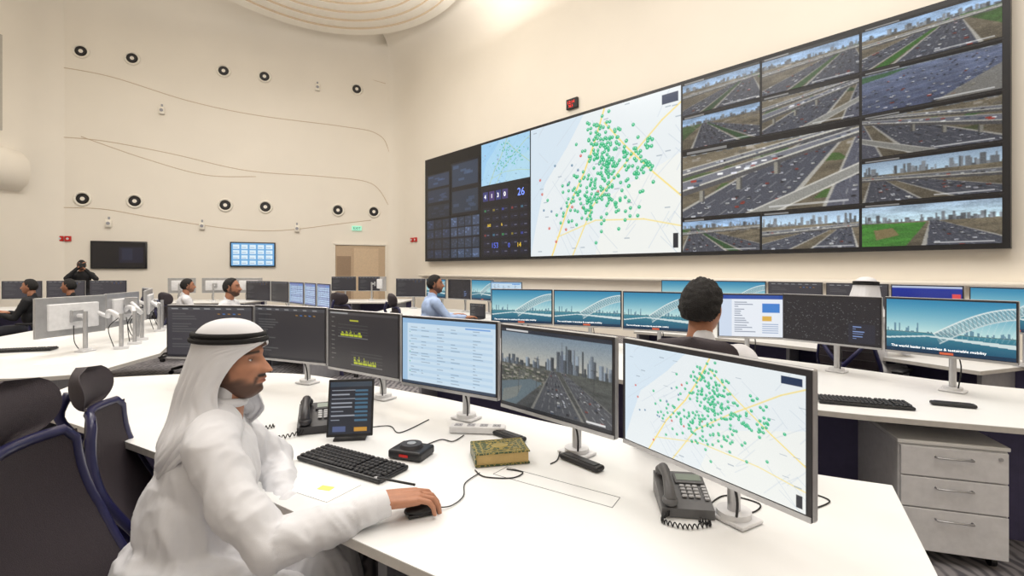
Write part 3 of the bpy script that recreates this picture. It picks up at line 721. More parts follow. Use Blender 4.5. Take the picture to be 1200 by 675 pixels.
d=Vector((2.45-2.01,2.44-2.58,0)).normalized(); c=Vector((2.23,2.51,0))
mb=MB(); mb.box((0,.29,.33),(.46,.58,.54),M_white,bev=.008); mb.box((0,.29,.612),(.47,.6,.02),M_desk,bev=.004)
for i,(z0,z1) in enumerate(((.445,.595),(.285,.438),(.065,.278))):
    mb.box((0,-.009,(z0+z1)/2),(.445,.018,z1-z0),M_white,bev=.003); zc=z1-.045
    mb.tube([(-.075,-.018,zc),(-.075,-.04,zc),(.075,-.04,zc),(.075,-.018,zc)],.005,M_silver,8)
mb.cyl((.19,-.018,.565),(.19,-.024,.565),.009,M_silver)
for x in(-.19,.19):
    for y in(.06,.52): mb.cyl((x-.012,y,.03),(x+.012,y,.03),.03,M_black,n=16); mb.box((x,y,.055),(.03,.03,.02),M_black)
mb.build('drawer_pedestal',M=Matrix(((d.x,-d.y,0,c.x),(d.y,d.x,0,c.y),(0,0,1,0),(0,0,0,1))))

# ------------------------------------------------------------------ chairs
def chair(x,y,ang,headrest=True,name='office_chair',back_lean=.14,sz=1.0):
    e=empty(name,T(x,y,0)@RZ(ang-math.pi/2)@Matrix.Diagonal((1,1,sz,1))); sm=M_chair
    mb=MB()
    mb.box((0,.02,.435),(.5,.48,.07),sm,bev=.034,seg=4); mb.box((0,.0,.39),(.36,.34,.04),M_black,bev=.01)
    mb.cyl((0,0,.12),(0,0,.38),.028,M_silver); mb.cyl((0,0,.08),(0,0,.2),.04,M_black)
    for k in range(5):
        a=2*math.pi*k/5+.3; cx,cy=math.cos(a),math.sin(a)
        mb.tube([(0,0,.11),(cx*.18,cy*.18,.10),(cx*.3,cy*.3,.075)],[.028,.022,.016],M_black,8)
        px,py=-cy*.014,cx*.014
        for q in(-1,1): mb.cyl((cx*.3+px*q*1.8,cy*.3+py*q*1.8,.03),(cx*.3+px*q*.6,cy*.3+py*q*.6,.03),.03,M_black,n=14)
    mb.build('seat_and_base',e)
    mb=MB()
    def bp(u,v):
        w=.235*(1-.22*abs(v-.42)*2*(1 if v>.42 else .5)); z=.50+.50*v
        yy=-.24-back_lean*v-.025*math.sin(v*math.pi)+.05*u*u-.03*math.sin((v-.1)*3)
        return Vector((u*w,yy,z))
    G=[[bp(u,v) for u in np.linspace(-1,1,15)] for v in np.linspace(0,1,15)]
    G2=[[p+Vector((0,-.022,0)) for p in r] for r in G]
    mb.surf(G,sm); mb.surf([r[::-1] for r in G2],sm)
    rim=[bp(u,0) for u in np.linspace(-.85,.85,7)]+[bp(1,v) for v in np.linspace(.06,.94,10)]+[bp(u,1.01) for u in np.linspace(.85,-.85,7)]+[bp(-1,v) for v in np.linspace(.94,.06,10)]
    mb.tube([p+Vector((0,-.011,0)) for p in rim],.017,M_chairf,8,closed=True)
    mb.tube([(0,-.05,.38),(0,-.28,.40),(0,-.385,.52),(0,-.43,.72)],[.034,.034,.030,.024],M_chairf,10,sm=5)
    for s in(-1,1): mb.tube([(0,-.43,.68),(.10*s,-.44,.80),(.195*s,-.39,.93)],[.022,.017,.014],M_chairf,8,sm=5)
    for s in(-1,1): mb.tube([(0,-.40,.58),(.12*s,-.385,.575),(.215*s,-.295,.62)],[.02,.016,.013],M_chairf,8,sm=5)
    # lumbar pad and stitched ribs on the shell
    for v in (.22,.36,.5,.64,.78): mb.tube([bp(u,v)+Vector((0,-.024,0)) for u in np.linspace(-.92,.92,11)],.0035,M_dark,6)
    mb.build('backrest',e)
    if headrest:
        mb=MB(); y0=-.27-back_lean
        G=[];G2=[]
        us=np.linspace(-1,1,15)
        for v in np.linspace(0,1,13):
            z=1.01+.18*v; w=.165*(max(0,1-abs(2*v-1)**3.2)**.45)+.004
            row=[Vector((u*w,y0-.02+.03*u*u+.03*math.sin(v*3.1)-.02*v,z)) for u in us]
            G.append(row); G2.append([p+Vector((0,-.055*(1-abs(u)**3)*math.sin(math.pi*(.04+.92*v))-.003,0)) for p,u in zip(row,us)])
        mb.surf(G,sm); mb.surf([r[::-1] for r in G2],sm)
        for A,B in ((G[0],G2[0]),(G2[-1],G[-1]),([r[-1] for r in G],[r[-1] for r in G2]),([r[0] for r in G2],[r[0] for r in G])): mb.surf([A,B],sm)
        mb.tube([(0,y0-.04,.88),(0,y0-.10,.98),(0,y0-.07,1.08)],.018,M_chairf,8,sm=4); mb.build('headrest',e)
    mb=MB()
    for s in(-1,1):
        mb.tube([(.16*s,-.02,.40),(.28*s,-.04,.41),(.30*s,-.06,.5),(.29*s,-.05,.63)],[.02,.02,.018,.016],M_chairf,8,sm=4)
        mb.box((.29*s,-.01,.65),(.085,.25,.028),M_black,bev=.012,seg=3)
    mb.build('armrests',e)
    return e
chair(-1.0,1.47,math.radians(13)); chair(-1.33,2.17,math.radians(24),sz=.93); chair(-3.0,2.75,math.radians(30),sz=.95)
chair(.88,2.33,math.radians(66),sz=1.04)

# ------------------------------------------------------------------ people
def sstep(x,a,b): t=np.clip((x-a)/(b-a),0,1); return t*t*(3-2*t)
def g(x,s): return np.exp(-(x/s)**2)
def head(parent,M,skin=hexc(176,122,94),beard=1.0,hair='short',res=(70,84),lips=hexc(160,92,80),bald=0,thick=.010):
    nv,nu=res
    ph=np.linspace(0.001,math.pi-.001,nv)[:,None]; th=np.linspace(0,2*math.pi,nu,endpoint=False)[None,:]
    dx=np.sin(ph)*np.cos(th); dy=np.sin(ph)*np.sin(th); dz=np.cos(ph)*np.ones_like(th)
    low=np.clip(-dz,0,1); up=np.clip(dz,0,1)
    x=.076*dx*(1-.24*low**1.6); y=.096*dy; z=.118*dz
    y=np.where(dy<0,y*(1+.08*up)*(1-.32*low),y*(1-.02*up)+.010*low*(1-low)*4*dy)+.040*low**3
    fw=sstep(dy,.1,.5)
    tn=np.clip((.026-z)/.054,0,1); cut=sstep(z,-.041,-.031)
    y+=fw*(.001+.027*tn**1.15)*cut*g(x,.0085+.006*tn)*sstep(z,.045,.01)
    y+=fw*.007*cut*g(np.abs(x)-.013,.006)*g(z+.027,.009)
    y+=fw*.006*g(z-.036,.010)*g(x,.05)
    y-=fw*.010*g(np.abs(x)-.031,.015)*g(z-.012,.012)
    y+=fw*.005*g(np.abs(x)-.042,.018)*g(z+.018,.016)
    y+=fw*.008*g(z+.051,.006)*g(x,.022)+fw*.008*g(z+.063,.006)*g(x,.018)-fw*.004*g(z+.057,.002)*g(x,.022)
    y-=fw*.004*g(z+.074,.006)*g(x,.02); y+=fw*.010*g(z+.092,.014)*g(x,.024)
    V=np.stack([x,y,z],-1).reshape(-1,3)
    F=[]
    for i in range(nv-1):
        for j in range(nu): F.append((i*nu+j,(i+1)*nu+j,(i+1)*nu+(j+1)%nu,i*nu+(j+1)%nu))
    me=bpy.data.meshes.new('head'); me.from_pydata(V.tolist(),[],F)
    X,Y,Z=V.T
    c=np.tile(np.array(skin),(len(V),1))
    nz=np.array([noise.noise(Vector((p[0]*60,p[1]*60,p[2]*60))) for p in V]); c*=(1+.05*nz)[:,None]
    eye=(g(np.abs(X)-.031,.017)*g(Z-.010,.011)*(Y>.04))[:,None]; c=c*(1-.28*eye)
    lipm=(g(Z+.057,.009)*g(X,.020)*sstep(Y,.06,.08))[:,None]; c=c*(1-.7*lipm)+np.array(lips)*.7*lipm
    dk=np.array([.13,.10,.09])
    zz=Z+.004*nz
    bm=sstep(-zz,.036,.060)*sstep(Y,-.045,-.02)
    bm=np.maximum(bm,.8*sstep(Y,-.01,.0)*sstep(-Y,-.032,-.020)*sstep(-Z,-.02,.0)*(np.abs(X)>.05))
    clear=(1-sstep(np.abs(X),.020,.028))*sstep(Z,-.072,-.066)*sstep(-Z,.0,.01)*(Y>.06)
    cheek=sstep(Z,-.074,-.050)*(1-sstep(np.abs(X),.040,.056))*(Y>.03)
    bm=bm*(1-clear)*(1-cheek)
    mst=g(Z+.042,.0055)*(1-sstep(np.abs(X),.022,.032))*(Y>.06)
    gt=g(Z+.078,.006)*g(X,.010)*(Y>.05)*.8
    side=g(np.abs(X)-.029,.005)*sstep(-Z,.040,.048)*(Y>.05)*.7
    bm=np.clip(np.maximum.reduce([bm*.66,mst*1.05,gt,side]),0,1)[:,None]*beard*.92
    c=c*(1-bm)+dk*bm
    brow=(g(Z-.034+.05*(np.abs(X)-.03),.0045)*sstep(np.abs(X),.010,.016)*(1-sstep(np.abs(X),.050,.056))*(Y>.04))[:,None]; c=c*(1-.85*brow)+dk*.85*brow
    hl=np.interp(Y,[-.11,-.03,.0,.02,.05,.07,.1],[-.068,-.055,.0,.02,.07+bald*.02,.078+bald*.03,.078+bald*.03])
    hm=sstep(Z-hl,-.004,.006)
    if hair!='none': c=c*(1-hm[:,None])+dk*hm[:,None]
    c=np.where(c<=.04045,c/12.92,((np.clip(c,0,1)+.055)/1.055)**2.4)
    at=me.color_attributes.new('Col','FLOAT_COLOR','POINT'); at.data.foreach_set('color',np.concatenate([c,np.ones((len(c),1))],1).astype(np.float32).ravel())
    me.materials.append(M_head); me.polygons.foreach_set('use_smooth',[True]*len(F)); obj('head',me,parent,M)
    sk=mat('skin_%d_%d'%(int(skin[0]*255),int(skin[1]*255)),skin,.5); lid=mat('lid_%d'%int(skin[0]*255),tuple(q*.8 for q in skin),.5)
    mb=MB()
    for s in(-1,1):
        ring=[Vector((.078*s+.004*s*math.cos(t),-.012+.016*math.cos(t),.0+.030*math.sin(t))) for t in np.linspace(0,2*math.pi,15)[:-1]]
        mb.tube(ring,.0055,sk,8,closed=True); mb.ell((.075*s,-.008,-.002),(.006,.014,.027),sk)
        mb.ell((.031*s,.0665,.012),(.0125,.0125,.0125),M_white); mb.ell((.0315*s,.0735,.0115),(.0060,.0060,.0060),M_black)
        mb.ell((.031*s,.0672,.0172),(.0150,.0135,.0078),lid); mb.ell((.031*s,.0668,.0045),(.0145,.0128,.0058),lid)
    mb.tube([(0,-.012,-.05),(0,-.022,-.11),(0,-.04,-.18)],[.054,.054,.062],sk,20); mb.build('ears_eyes_neck',parent,M)
    if hair=='short':
        n=V/np.linalg.norm(V,axis=1,keepdims=True); off=thick*sstep(Z-hl,-.002,.03)+.0005
        Hv=V+n*off[:,None]; keep=(Z-hl)>-.002; F2=[f for f in F if all(keep[k] for k in f)]
        for k in range(len(Hv)):
            if keep[k]: Hv[k]+=n[k]*.45*thick*noise.noise(Vector(Hv[k])*60)
        me=bpy.data.meshes.new('hair'); me.from_pydata(Hv.tolist(),[],F2); me.materials.append(M_hair); me.polygons.foreach_set('use_smooth',[True]*len(F2))
        obj('hair',me,parent,M)

def hand_parts(side=1,curl=.5,spread=1.0,thumb=1.0):
    """local: wrist at origin, fingers +Y, palm down, side=+1 thumb at -X (right hand)"""
    P=[('k',[(-.018,-.03,0),(-.022,.03,.002),(-.027,.082,.004)],[.019,.017,.0125]),('k',[(.0,-.03,0),(0,.04,.004),(-.008,.086,.006)],[.021,.017,.0125]),
       ('k',[(.016,-.03,0),(.014,.04,.003),(.010,.084,.004)],[.019,.016,.012]),('k',[(.02,-.02,-.002),(.027,.035,-.001),(.028,.077,.0)],[.017,.014,.011])]
    bx=[-.029,-.009,.011,.029]; L=[(.040,.025,.020),(.044,.028,.021),(.041,.026,.020),(.032,.020,.018)]; fan=[-.12,-.03,.06,.17]; R=[.0092,.0094,.0090,.0080]
    tips=[]
    for k in range(4):
        p=Vector((bx[k],.084-(.008 if k==3 else 0),.004)); a=-.1+curl*.35; pts=[p.copy()]
        for q,l in enumerate(L[k]):
            pts.append(pts[-1]+Vector((math.sin(fan[k]*spread)*math.cos(a),math.cos(fan[k]*spread)*math.cos(a),-math.sin(a)))*l); a+=curl*(.75 if q==0 else .55)
        r=R[k]; P.append(('k',pts,[r*1.12,r,r*.92,r*.8])); tips.append((pts[-1],pts[-1]-pts[-2],r*.8))
    th=[(-.020,.005,-.004),(-.046,.038*thumb,-.010),(-.052,.068,-.016),(-.046,.093,-.022)]
    P.append(('k',th,[.017,.0135,.0108,.0088])); tips.append((Vector(th[-1]),Vector(th[-1])-Vector(th[-2]),.0088))
    if side<0:
        def fx(p): return (-p[0],p[1],p[2])
        P=[('k',[fx(q) for q in p[1]],p[2]) for p in P]; tips=[(Vector(fx(a)),Vector(fx(b)),r) for a,b,r in tips]
    return P,tips
def hand(parent,M,side=1,curl=.5,voxel=.004,material=None,nails=False,**k):
    P,tips=hand_parts(side,curl,**k); me=blob(P,voxel,2,material or M_skin,None,name='hand'); obj('hand',me,parent,M)
    if nails:
        mb=MB()
        for t,d,r in tips:
            dd=d.normalized(); up=(Vector((0,0,1))-dd*dd.z).normalized(); c=t+up*r*.62+dd*.001; R=Matrix((dd.cross(up),dd,up)).transposed()
            mb.ell(c,(r*.62,r*.85,r*.36),M_nail,R=R,nu=12,nv=8)
        mb.build('fingernails',parent,M)

def ghutra(parent,M,long=True,res=72,seed=0,mat_=None):
    rows=[(.140,.004,.004,-.008,0),(.137,.03,.036,-.008,0),(.128,.052,.064,-.008,0),(.112,.070,.086,-.007,0),(.092,.081,.101,-.005,0),(.074,.086,.106,-.004,0),(.062,.088,.109,-.003,0),
      (.054,.090,.110,-.004,16),(.044,.092,.110,-.006,38),(.028,.095,.111,-.009,54),(.0,.101,.113,-.013,63),(-.03,.106,.114,-.020,68),(-.06,.112,.116,-.028,70),(-.09,.118,.117,-.035,68),(-.12,.126,.118,-.040,62),(-.15,.142,.12,-.043,54),(-.185,.172,.125,-.045,50)]
    if long: rows+=[(-.215,.190,.132,-.048,64),(-.245,.192,.142,-.05,86),(-.28,.180,.150,-.052,108),(-.32,.150,.155,-.055,128),(-.36,.105,.158,-.055,146)]
    G=[]
    for k,(z,a,b,yc,op) in enumerate(rows):
        o=math.radians(op); row=[]
        fa=min(1,max(0,(.09-z)/.15))
        for i in range(res+1):
            t=o+(2*math.pi-2*o)*i/res
            nn=noise.noise(Vector((math.sin(t)*1.3+seed,math.cos(t)*1.3,z*5)))
            rg=abs(noise.noise(Vector((math.sin(t)*3.2+z*6,math.cos(t)*3.2-z*4,z*3.0+seed))))
            f=1+fa*(.08*nn+.20*(.28-rg)+.022*math.sin(23*t+z*18))
            zz=z+(.016*math.sin(5*t+seed)*fa)
            row.append(Vector((a*f*math.sin(t),yc+b*f*math.cos(t),zz)))
        G.append(row)
    mb=MB(); mb.surf(G,mat_ or M_rib); o=mb.build('ghutra',parent,M)
    s=o.modifiers.new('s','SOLIDIFY'); s.thickness=.004; s.offset=1
    ss=o.modifiers.new('ss','SUBSURF'); ss.levels=1; ss.render_levels=1
    mb=MB()
    for z0,q in((.078,0),(.094,1)):
        pts=[Vector(((.091-.005*q)*math.sin(t),-.006+(.111-.006*q)*math.cos(t),z0+.006*math.cos(t)*-1)) for t in np.linspace(0,2*math.pi,49)[:-1]]
        mb.tube(pts,.0085,M_agal,10,closed=True)
    mb.build('agal',parent,M)

def person(name,x,y,ang,top=None,pose='sit',gh=False,beard=0,skin=hexc(176,122,94),hair='short',turn=0,arms=None,bald=0,lean=0,sc=1.0,thick=.010):
    e=empty(name,T(x,y,0)@RZ(ang-math.pi/2)@Matrix.Scale(sc,4)); top=top or M_rib
    fold=lambda p: .008*(noise.noise(Vector((p.x*14,p.y*14,p.z*6)))+.5*noise.noise(Vector((p.x*30,p.y*30,p.z*16))))
    if pose=='sit':
        hz,pel=1.225,.54; sh=1.0
    else: hz,pel=1.60,.95; sh=1.39
    ly=lean
    arms=arms or [((.24,.12,sh-.26),(.17,.36,.80)),((-.24,.12,sh-.26),(-.17,.36,.80))]
    P=[('e',(0,-.02,pel+.03),(.175,.14,.13)),('e',(0,.0+ly*.4,pel+.2),(.165,.125,.18)),('e',(0,.0+ly*.8,sh-.10),(.175,.125,.17)),('k',[(-.15,ly,sh),(.15,ly,sh)],[.07,.07]),('c',(0,ly,sh+.02),(0,.0+ly,sh+.085),.075,.06)]
    for s,(el,wr) in zip((1,-1),arms):
        P.append(('k',[(.175*s,ly,sh-.01),el,wr],[.066,.052,.038]))
    legs=[]
    for s in(1,-1):
        if pose=='sit': legs.append(('k',[(.09*s,0,.54),(.12*s,.42,.53),(.12*s,.43,.10)],[.095,.07,.05]))
        else: legs.append(('k',[(.09*s,0,.92),(.1*s,.02,.50),(.1*s,0,.09)],[.095,.07,.05]))
    if gh: P+=legs; P+=[('k',[(0,.1,.53),(0,.38,.5),(0,.40,.25)],[.11,.1,.12])] if pose=='sit' else []
    obj('torso_clothing',blob(P,.012,4,top,fold=fold,name='torso'),e)
    if not gh: obj('trousers',blob(legs+[('e',(0,-.02,pel-.01),(.17,.135,.10))],.014,4,M_trouser,name='trousers'),e)
    mb=MB()
    for s in(1,-1):
        fy=.43 if pose=='sit' else 0
        mb.ell((.12*s if pose=='sit' else .1*s,fy+.07,.045),(.045,.13,.045),M_black)
    mb.build('shoes',e)
    HM=T(0,.035+ly,hz)@RZ(turn); head(e,HM,skin,beard,hair if not gh else 'none',(48,60),bald=bald,thick=thick)
    if gh: ghutra(e,HM,False,48)
    sk=mat('skin_%d_%d'%(int(skin[0]*255),int(skin[1]*255)),skin,.5)
    for s,(el,wr) in zip((1,-1),arms):
        dd=(Vector(wr)-Vector(el)).normalized(); xx=dd.cross(Vector((0,0,1))).normalized(); zz=xx.cross(dd)
        R=Matrix(((xx.x,dd.x,zz.x,wr[0]),(xx.y,dd.y,zz.y,wr[1]),(xx.z,dd.z,zz.z,wr[2]),(0,0,0,1)))@T(0,.03,0)
        hand(e,R,s,.5,.005,sk)
    return e
sa=[((.25,.14,.76),(.17,.30,.80)),((-.25,.14,.76),(-.17,.30,.80))]
person('seated_operator',.93,2.42,math.radians(66),turn=-.45,arms=sa,sc=1.07,thick=.022)
person('seated_operator',-1.15,6.75,math.radians(25),top=M_blueshirt,beard=.9,turn=-.3,lean=.06,arms=[((.24,.2,.8),(.2,.42,.80)),((-.24,.16,.78),(-.17,.38,.80))],sc=1.06)
person('seated_operator',3.17,4.45,math.radians(35),gh=True,beard=.9,arms=sa,sc=1.05)
person('seated_operator',-3.75,6.55,math.radians(10),beard=1,bald=1,arms=sa,sc=1.03)
person('seated_operator',-5.55,8.4,math.radians(40),beard=.6)
person('seated_operator',-7.75,8.0,math.radians(200),top=M_blackshirt); person('seated_operator',-7.3,8.2,math.radians(190),top=M_blackshirt)
chair(-1.2,6.68,math.radians(25)); chair(-3.85,6.52,math.radians(10),False); chair(3.12,4.40,math.radians(35),False); chair(-5.6,8.33,math.radians(40)); chair(-4.6,7.2,math.radians(60)); chair(-6.1,5.6,math.radians(-20)); chair(-2.2,7.2,math.radians(60)); chair(-7.7,8.0,math.radians(200),False); chair(-7.25,8.22,math.radians(190),False)
ph=person('photographer',-10.0,11.5,math.radians(-50),top=M_blackshirt,pose='stand',beard=1,arms=[((.26,.22,1.30),(.06,.26,1.54)),((-.26,.22,1.28),(-.07,.24,1.50))])
mb=MB(); mb.box((0,.24,1.60),(.15,.08,.11),M_black,bev=.012); mb.cyl((0,.28,1.60),(0,.40,1.60),.042,M_black,.045); mb.box((0,.24,1.67),(.06,.05,.04),M_black); mb.build('camera_body',ph)

# ---- main operator (kandura, ghutra and agal)
man=empty('operator_in_kandura')
sd=Vector((.51,-.86,0)); fd=Vector((.86,.51,0))
Rb=Matrix(((sd.x,fd.x,0),(sd.y,fd.y,0),(0,0,1)))
ct=Vector((-.955,1.58,1.0))
rs=ct+sd*.175+Vector((0,0,-.02)); ls=ct-sd*.175+Vector((0,0,-.02))
RE=Vector((-.645,1.33,.755)); RW=Vector((-.415,1.470,.792))
LE=Vector((-.93,1.93,.76)); LW=Vector((-.76,1.66,.69))
parts=[('e',(-1.03,1.52,.57),(.20,.17,.15),Rb),('e',(-1.0,1.55,.72),(.180,.150,.19),Rb),('e',(-.965,1.58,.86),(.185,.140,.19),Rb),
 ('k',[tuple(ls),tuple(ct+Vector((0,0,.03))),tuple(rs)],[.074,.082,.074]),('c',tuple(ct+Vector((0,0,.03))),tuple(ct+Vector((.02,.01,.10))),.080,.062),
 ('k',[tuple(rs),tuple(rs*.5+RE*.5+Vector((.0,-.02,-.02))),tuple(RE),tuple(RE*.45+RW*.55+Vector((0,0,-.002))),tuple(RW)],[.072,.070,.068,.055,.044]),
 ('k',[tuple(ls),tuple(LE),tuple(LW)],[.078,.070,.055]),
 ('k',[(-1.0,1.43,.56),(-.56,1.33,.555),(-.50,1.38,.2)],[.125,.098,.09]),('k',[(-1.05,1.62,.56),(-.68,1.80,.545),(-.62,1.84,.2)],[.12,.095,.09]),
 ('k',[(-.95,1.52,.56),(-.62,1.56,.53),(-.56,1.6,.25)],[.12,.10,.09])]
def segd(p,a,b):
    d=b-a; t=max(0,min(1,(p-a).dot(d)/d.dot(d))); return (p-a-d*t).length,t
def ridge(v): return 1-min(1,abs(noise.noise(v))*2.6)
def mfold(p):
    d1,t1=segd(p,rs,RE); d2,t2=segd(p,RE,RW)
    da=min(d1,d2); wa=math.exp(-(max(0,da-.06)/.05)**2)
    warp=noise.noise(p*4)*.06
    tor=.013*(ridge(Vector((p.x*11+p.z*2.5,p.y*11,p.z*2.2+warp*9)))-.45)+.004*(ridge(Vector((p.x*24,p.y*24+p.z*5,p.z*6)))-.45)
    u=(p-RE).length*(1 if d2<d1 else -1)
    q=Vector((u*15+p.z*8,p.z*5-u*3,p.y*5))
    slv=.011*(ridge(q)-.45)+.003*(ridge(q*2.3)-.45)
    slv+=.005*math.sin(u*95+4*noise.noise(p*9))*math.exp(-(u/.08)**2)
    k=.35 if (p-RW).length<.07 else 1
    return (tor*(1-wa)+slv*wa)*k
obj('kandura',blob(parts,.0075,5,M_rib,fold=mfold,name='kandura'),man)
dc=(RW-RE).normalized()
mb=MB(); mb.cyl(RW-dc*.03,RW+dc*.045,.044,M_rib,.041,24,caps=False); mb.cyl(RW+dc*.045,RW+dc*.030,.041,M_rib,.034,24,caps=False); mb.build('cuff',man)
mb=MB(); a=ct+Vector((.02,.01,.085)); mb.tube([a+Vector((.066*math.cos(t),.066*math.sin(t),.012*math.cos(t-.6)*-1)) for t in np.linspace(0,2*math.pi,25)[:-1]],.014,M_rib,8,closed=True); mb.build('collar',man)
hd=Vector((.90,.42,-.10)).normalized(); xx=hd.cross(Vector((0,0,1))).normalized(); zz=xx.cross(hd)
Wp=RW+dc*.05
HMt=Matrix(((xx.x,hd.x,zz.x,Wp.x),(xx.y,hd.y,zz.y,Wp.y),(xx.z,hd.z,zz.z,Wp.z+.006),(0,0,0,1)))@Matrix.Scale(1.08,4)
hand(man,HMt,1,.85,.0026,M_skin,True,spread=1.5)
hd=Vector((.55,-.83,-.12)).normalized(); xx=hd.cross(Vector((0,0,1))).normalized(); zz=xx.cross(hd); Lp=LW+Vector((.02,-.035,.0))
hand(man,Matrix(((xx.x,hd.x,zz.x,Lp.x),(xx.y,hd.y,zz.y,Lp.y),(xx.z,hd.z,zz.z,Lp.z),(0,0,0,1))),-1,.55,.003,M_skin)
HM=T(-.905,1.60,1.20)@RZ(math.radians(-88))@RX(math.radians(2))
head(man,HM,hexc(182,128,100),1.0,'none',(150,170)); ghutra(man,HM,True,130)
mb=MB(); mb.ell((-.44,1.40,.05),(.13,.05,.05),M_black); mb.ell((-.56,1.86,.05),(.13,.05,.05),M_black); mb.build('shoes',man)

# ------------------------------------------------------------------ desk objects
DZ=.74
def keyboard(x,y,ang,name='keyboard'):
    mb=MB(); mb.box((0,0,.011),(.45,.155,.016),M_black,bev=.005)
    for r in range(6):
        xx=-.215
        n=0
        while xx<.21:
            w=.0165
            if r==0 and 5<=n<6: w=.09
            if abs(xx-.075)<.012 or abs(xx-.135)<.008: xx+=.009
            mb.box((xx+w/2,-.06+r*.0235,.023),(w,.018,.008),M_key,bev=.003,seg=1); xx+=w+.0035; n+=1
    return mb.build(name,M=T(x,y,DZ)@RZ(ang))
keyboard(-.625,1.925,math.radians(-30)); keyboard(-4.55,4.62,math.radians(20)); keyboard(1.98,2.80,math.radians(-20))
mp=HMt@Vector((0.0,.070,0))
mb=MB(); mb.ell((0,0,.016),(.03,.052,.017),M_black); mb.box((0,0,.008),(.056,.09,.012),M_black,bev=.005); mb.cyl((-.004,.025,.032),(.004,.025,.032),.007,M_pgrey)
mb.tube([(0,.05,.01),(.0,.10,.005),(-.05,.16,.004),(-.14,.2,.004),(-.20,.28,.004)],.002,M_rubber,6,sm=8)
mb.build('computer_mouse',M=T(mp.x+.02,mp.y+.012,DZ)@RZ(math.radians(-64)))
mb=MB(); mb.cyl((0,0,0),(.0,.13,0),.004,M_black); mb.cyl((0,.13,0),(0,.142,0),.004,M_silver,.001); mb.build('pen',M=T(-.315,1.61,.80)@RZ(math.radians(82))@RX(.12))
mb=MB(); mb.box((0,0,.02),(.15,.12,.036),M_black,bev=.01,seg=3)
mb.cyl((0,0,.038),(0,0,.052),.048,M_dark,.042,32); mb.cyl((0,0,.052),(0,0,.054),.018,M_silver,n=20); mb.box((0,-.061,.02),(.04,.002,.01),M_red); mb.build('card_reader',M=T(-.41,2.02,DZ)@RZ(math.radians(-20)))
mb=MB(); mb.box((0,0,.005),(.215,.155,.006),M_book,bev=.002); mb.box((0,.002,.027),(.204,.146,.040),mat('book_pages',hexc(196,168,112),.8,bump=.3)); mb.box((0,0,.050),(.215,.155,.006),M_book,bev=.002); mb.box((-.106,0,.027),(.006,.155,.048),M_book,bev=.002)
for q,(sx,sy) in enumerate(((.198,.138),(.150,.095))): 
    for s in(-1,1): mb.box((0,s*sy/2,.0538),(sx,.004,.0012),M_gold); mb.box((s*sx/2,0,.0538),(.004,sy,.0012),M_gold)
mb.ell((0,0,.0535),(.035,.025,.003),M_gold)
for k in range(8): mb.ell((.048*math.cos(k*math.pi/4),.034*math.sin(k*math.pi/4),.0533),(.008,.008,.002),M_gold,nu=10,nv=6)
mb.build('ornate_book',M=T(-.05,1.99,DZ)@RZ(math.radians(12)))
mb=MB(); mb.box((0,0,.0015),(.21,.15,.002),mat('paper_white',hexc(244,244,244),.8)); mb.build('paper_sheet',M=T(-.66,1.73,DZ)@RZ(-.5))
mb=MB(); mb.box((0,0,.0035),(.05,.03,.001),mat('note_yellow',hexc(236,228,120),.8)); mb.build('sticky_note',M=T(-.645,1.715,DZ)@RZ(-.3))
for x,y,a in ((-3.75,4.1,.4),(-4.3,4.35,.1),(-5.0,5.4,.6)):
    mb=MB(); mb.box((0,0,.0015),(.21,.297,.003),mat('paper_white',hexc(244,244,244),.8)); mb.build('paper_sheet',M=T(x,y,DZ)@RZ(a))
mb=MB(); 
A=Vector((-.02,1.905,DZ+.0004)); B=Vector((.36,1.65,DZ+.0004)); C_=Vector((.32,1.58,DZ+.0004)); D_=Vector((-.07,1.84,DZ+.0004))
for p,q in((A,B),(B,C_),(C_,D_),(D_,A)): mb.cyl(p,q,.0010,M_pgrey,n=6)
mb.build('cable_flap')
def phone(x,y,ang,m1,coil,sc=1.0):
    e=empty('desk_phone',T(x,y,DZ)@RZ(ang)@Matrix.Scale(sc,4)); mb=MB()
    pr=[(-.1,.0),(.1,.0),(.1,.075),(-.1,.03)]
    vs=[(sx,p[0],p[1]+.002) for sx in(-.085,.085) for p in pr]
    mb.add(vs,[(0,1,2,3),(7,6,5,4),(0,4,5,1),(1,5,6,2),(2,6,7,3),(3,7,4,0)],m1)
    t=math.atan2(.045,.2); S=T(0,0,.055)@RX(t)
    mb.box((.03,.055,.004),(.10,.055,.008),m1,S,bev=.003); mb.box((.03,.057,.0085),(.085,.036,.002),mat('lcd_grey',hexc(130,140,130),.3),S)
    for i in range(3):
        for j in range(4): mb.box((.0+i*.022,.012-j*.018,.005),(.017,.012,.007),M_keyg,S,bev=.002,seg=1)
    for j in range(5): mb.box((.072,.012-j*.016,.005),(.014,.009,.006),M_keyg,S)
    H=S@T(-.055,0,.018); hm=m1 if m1 is M_pgrey else M_dark
    mb.tube([(0,-.085,.0),(0,-.06,.02),(0,0,.03),(0,.06,.02),(0,.085,.0)],[.02,.018,.014,.018,.02],hm,12,H,sm=4)
    mb.ell((0,-.082,-.002),(.026,.028,.016),hm,H); mb.ell((0,.082,-.002),(.026,.028,.016),hm,H)
    mb.build('body',e)
    pts=catmull(coil,40); cp=[]
    for i,p in enumerate(pts): a=i*.9; cp.append(p+Vector((.0,.007*math.cos(a),.007*math.sin(a)+.006)))
    mb=MB(); mb.tube(cp,.0022,M_rubber,5); mb.build('coiled_cord',e)
    return e
phone(.55,1.60,math.radians(-8),M_pgrey,[(-.06,-.1,.01),(-.09,-.14,.003),(-.02,-.17,.003),(.06,-.14,.003),(.03,-.12,.003)],.92)
phone(-.93,2.40,math.radians(20),M_dark,[(-.06,-.1,.01),(-.14,-.12,.003),(-.22,-.1,.003),(-.24,.0,.003),(-.18,.05,.003)],1.15)
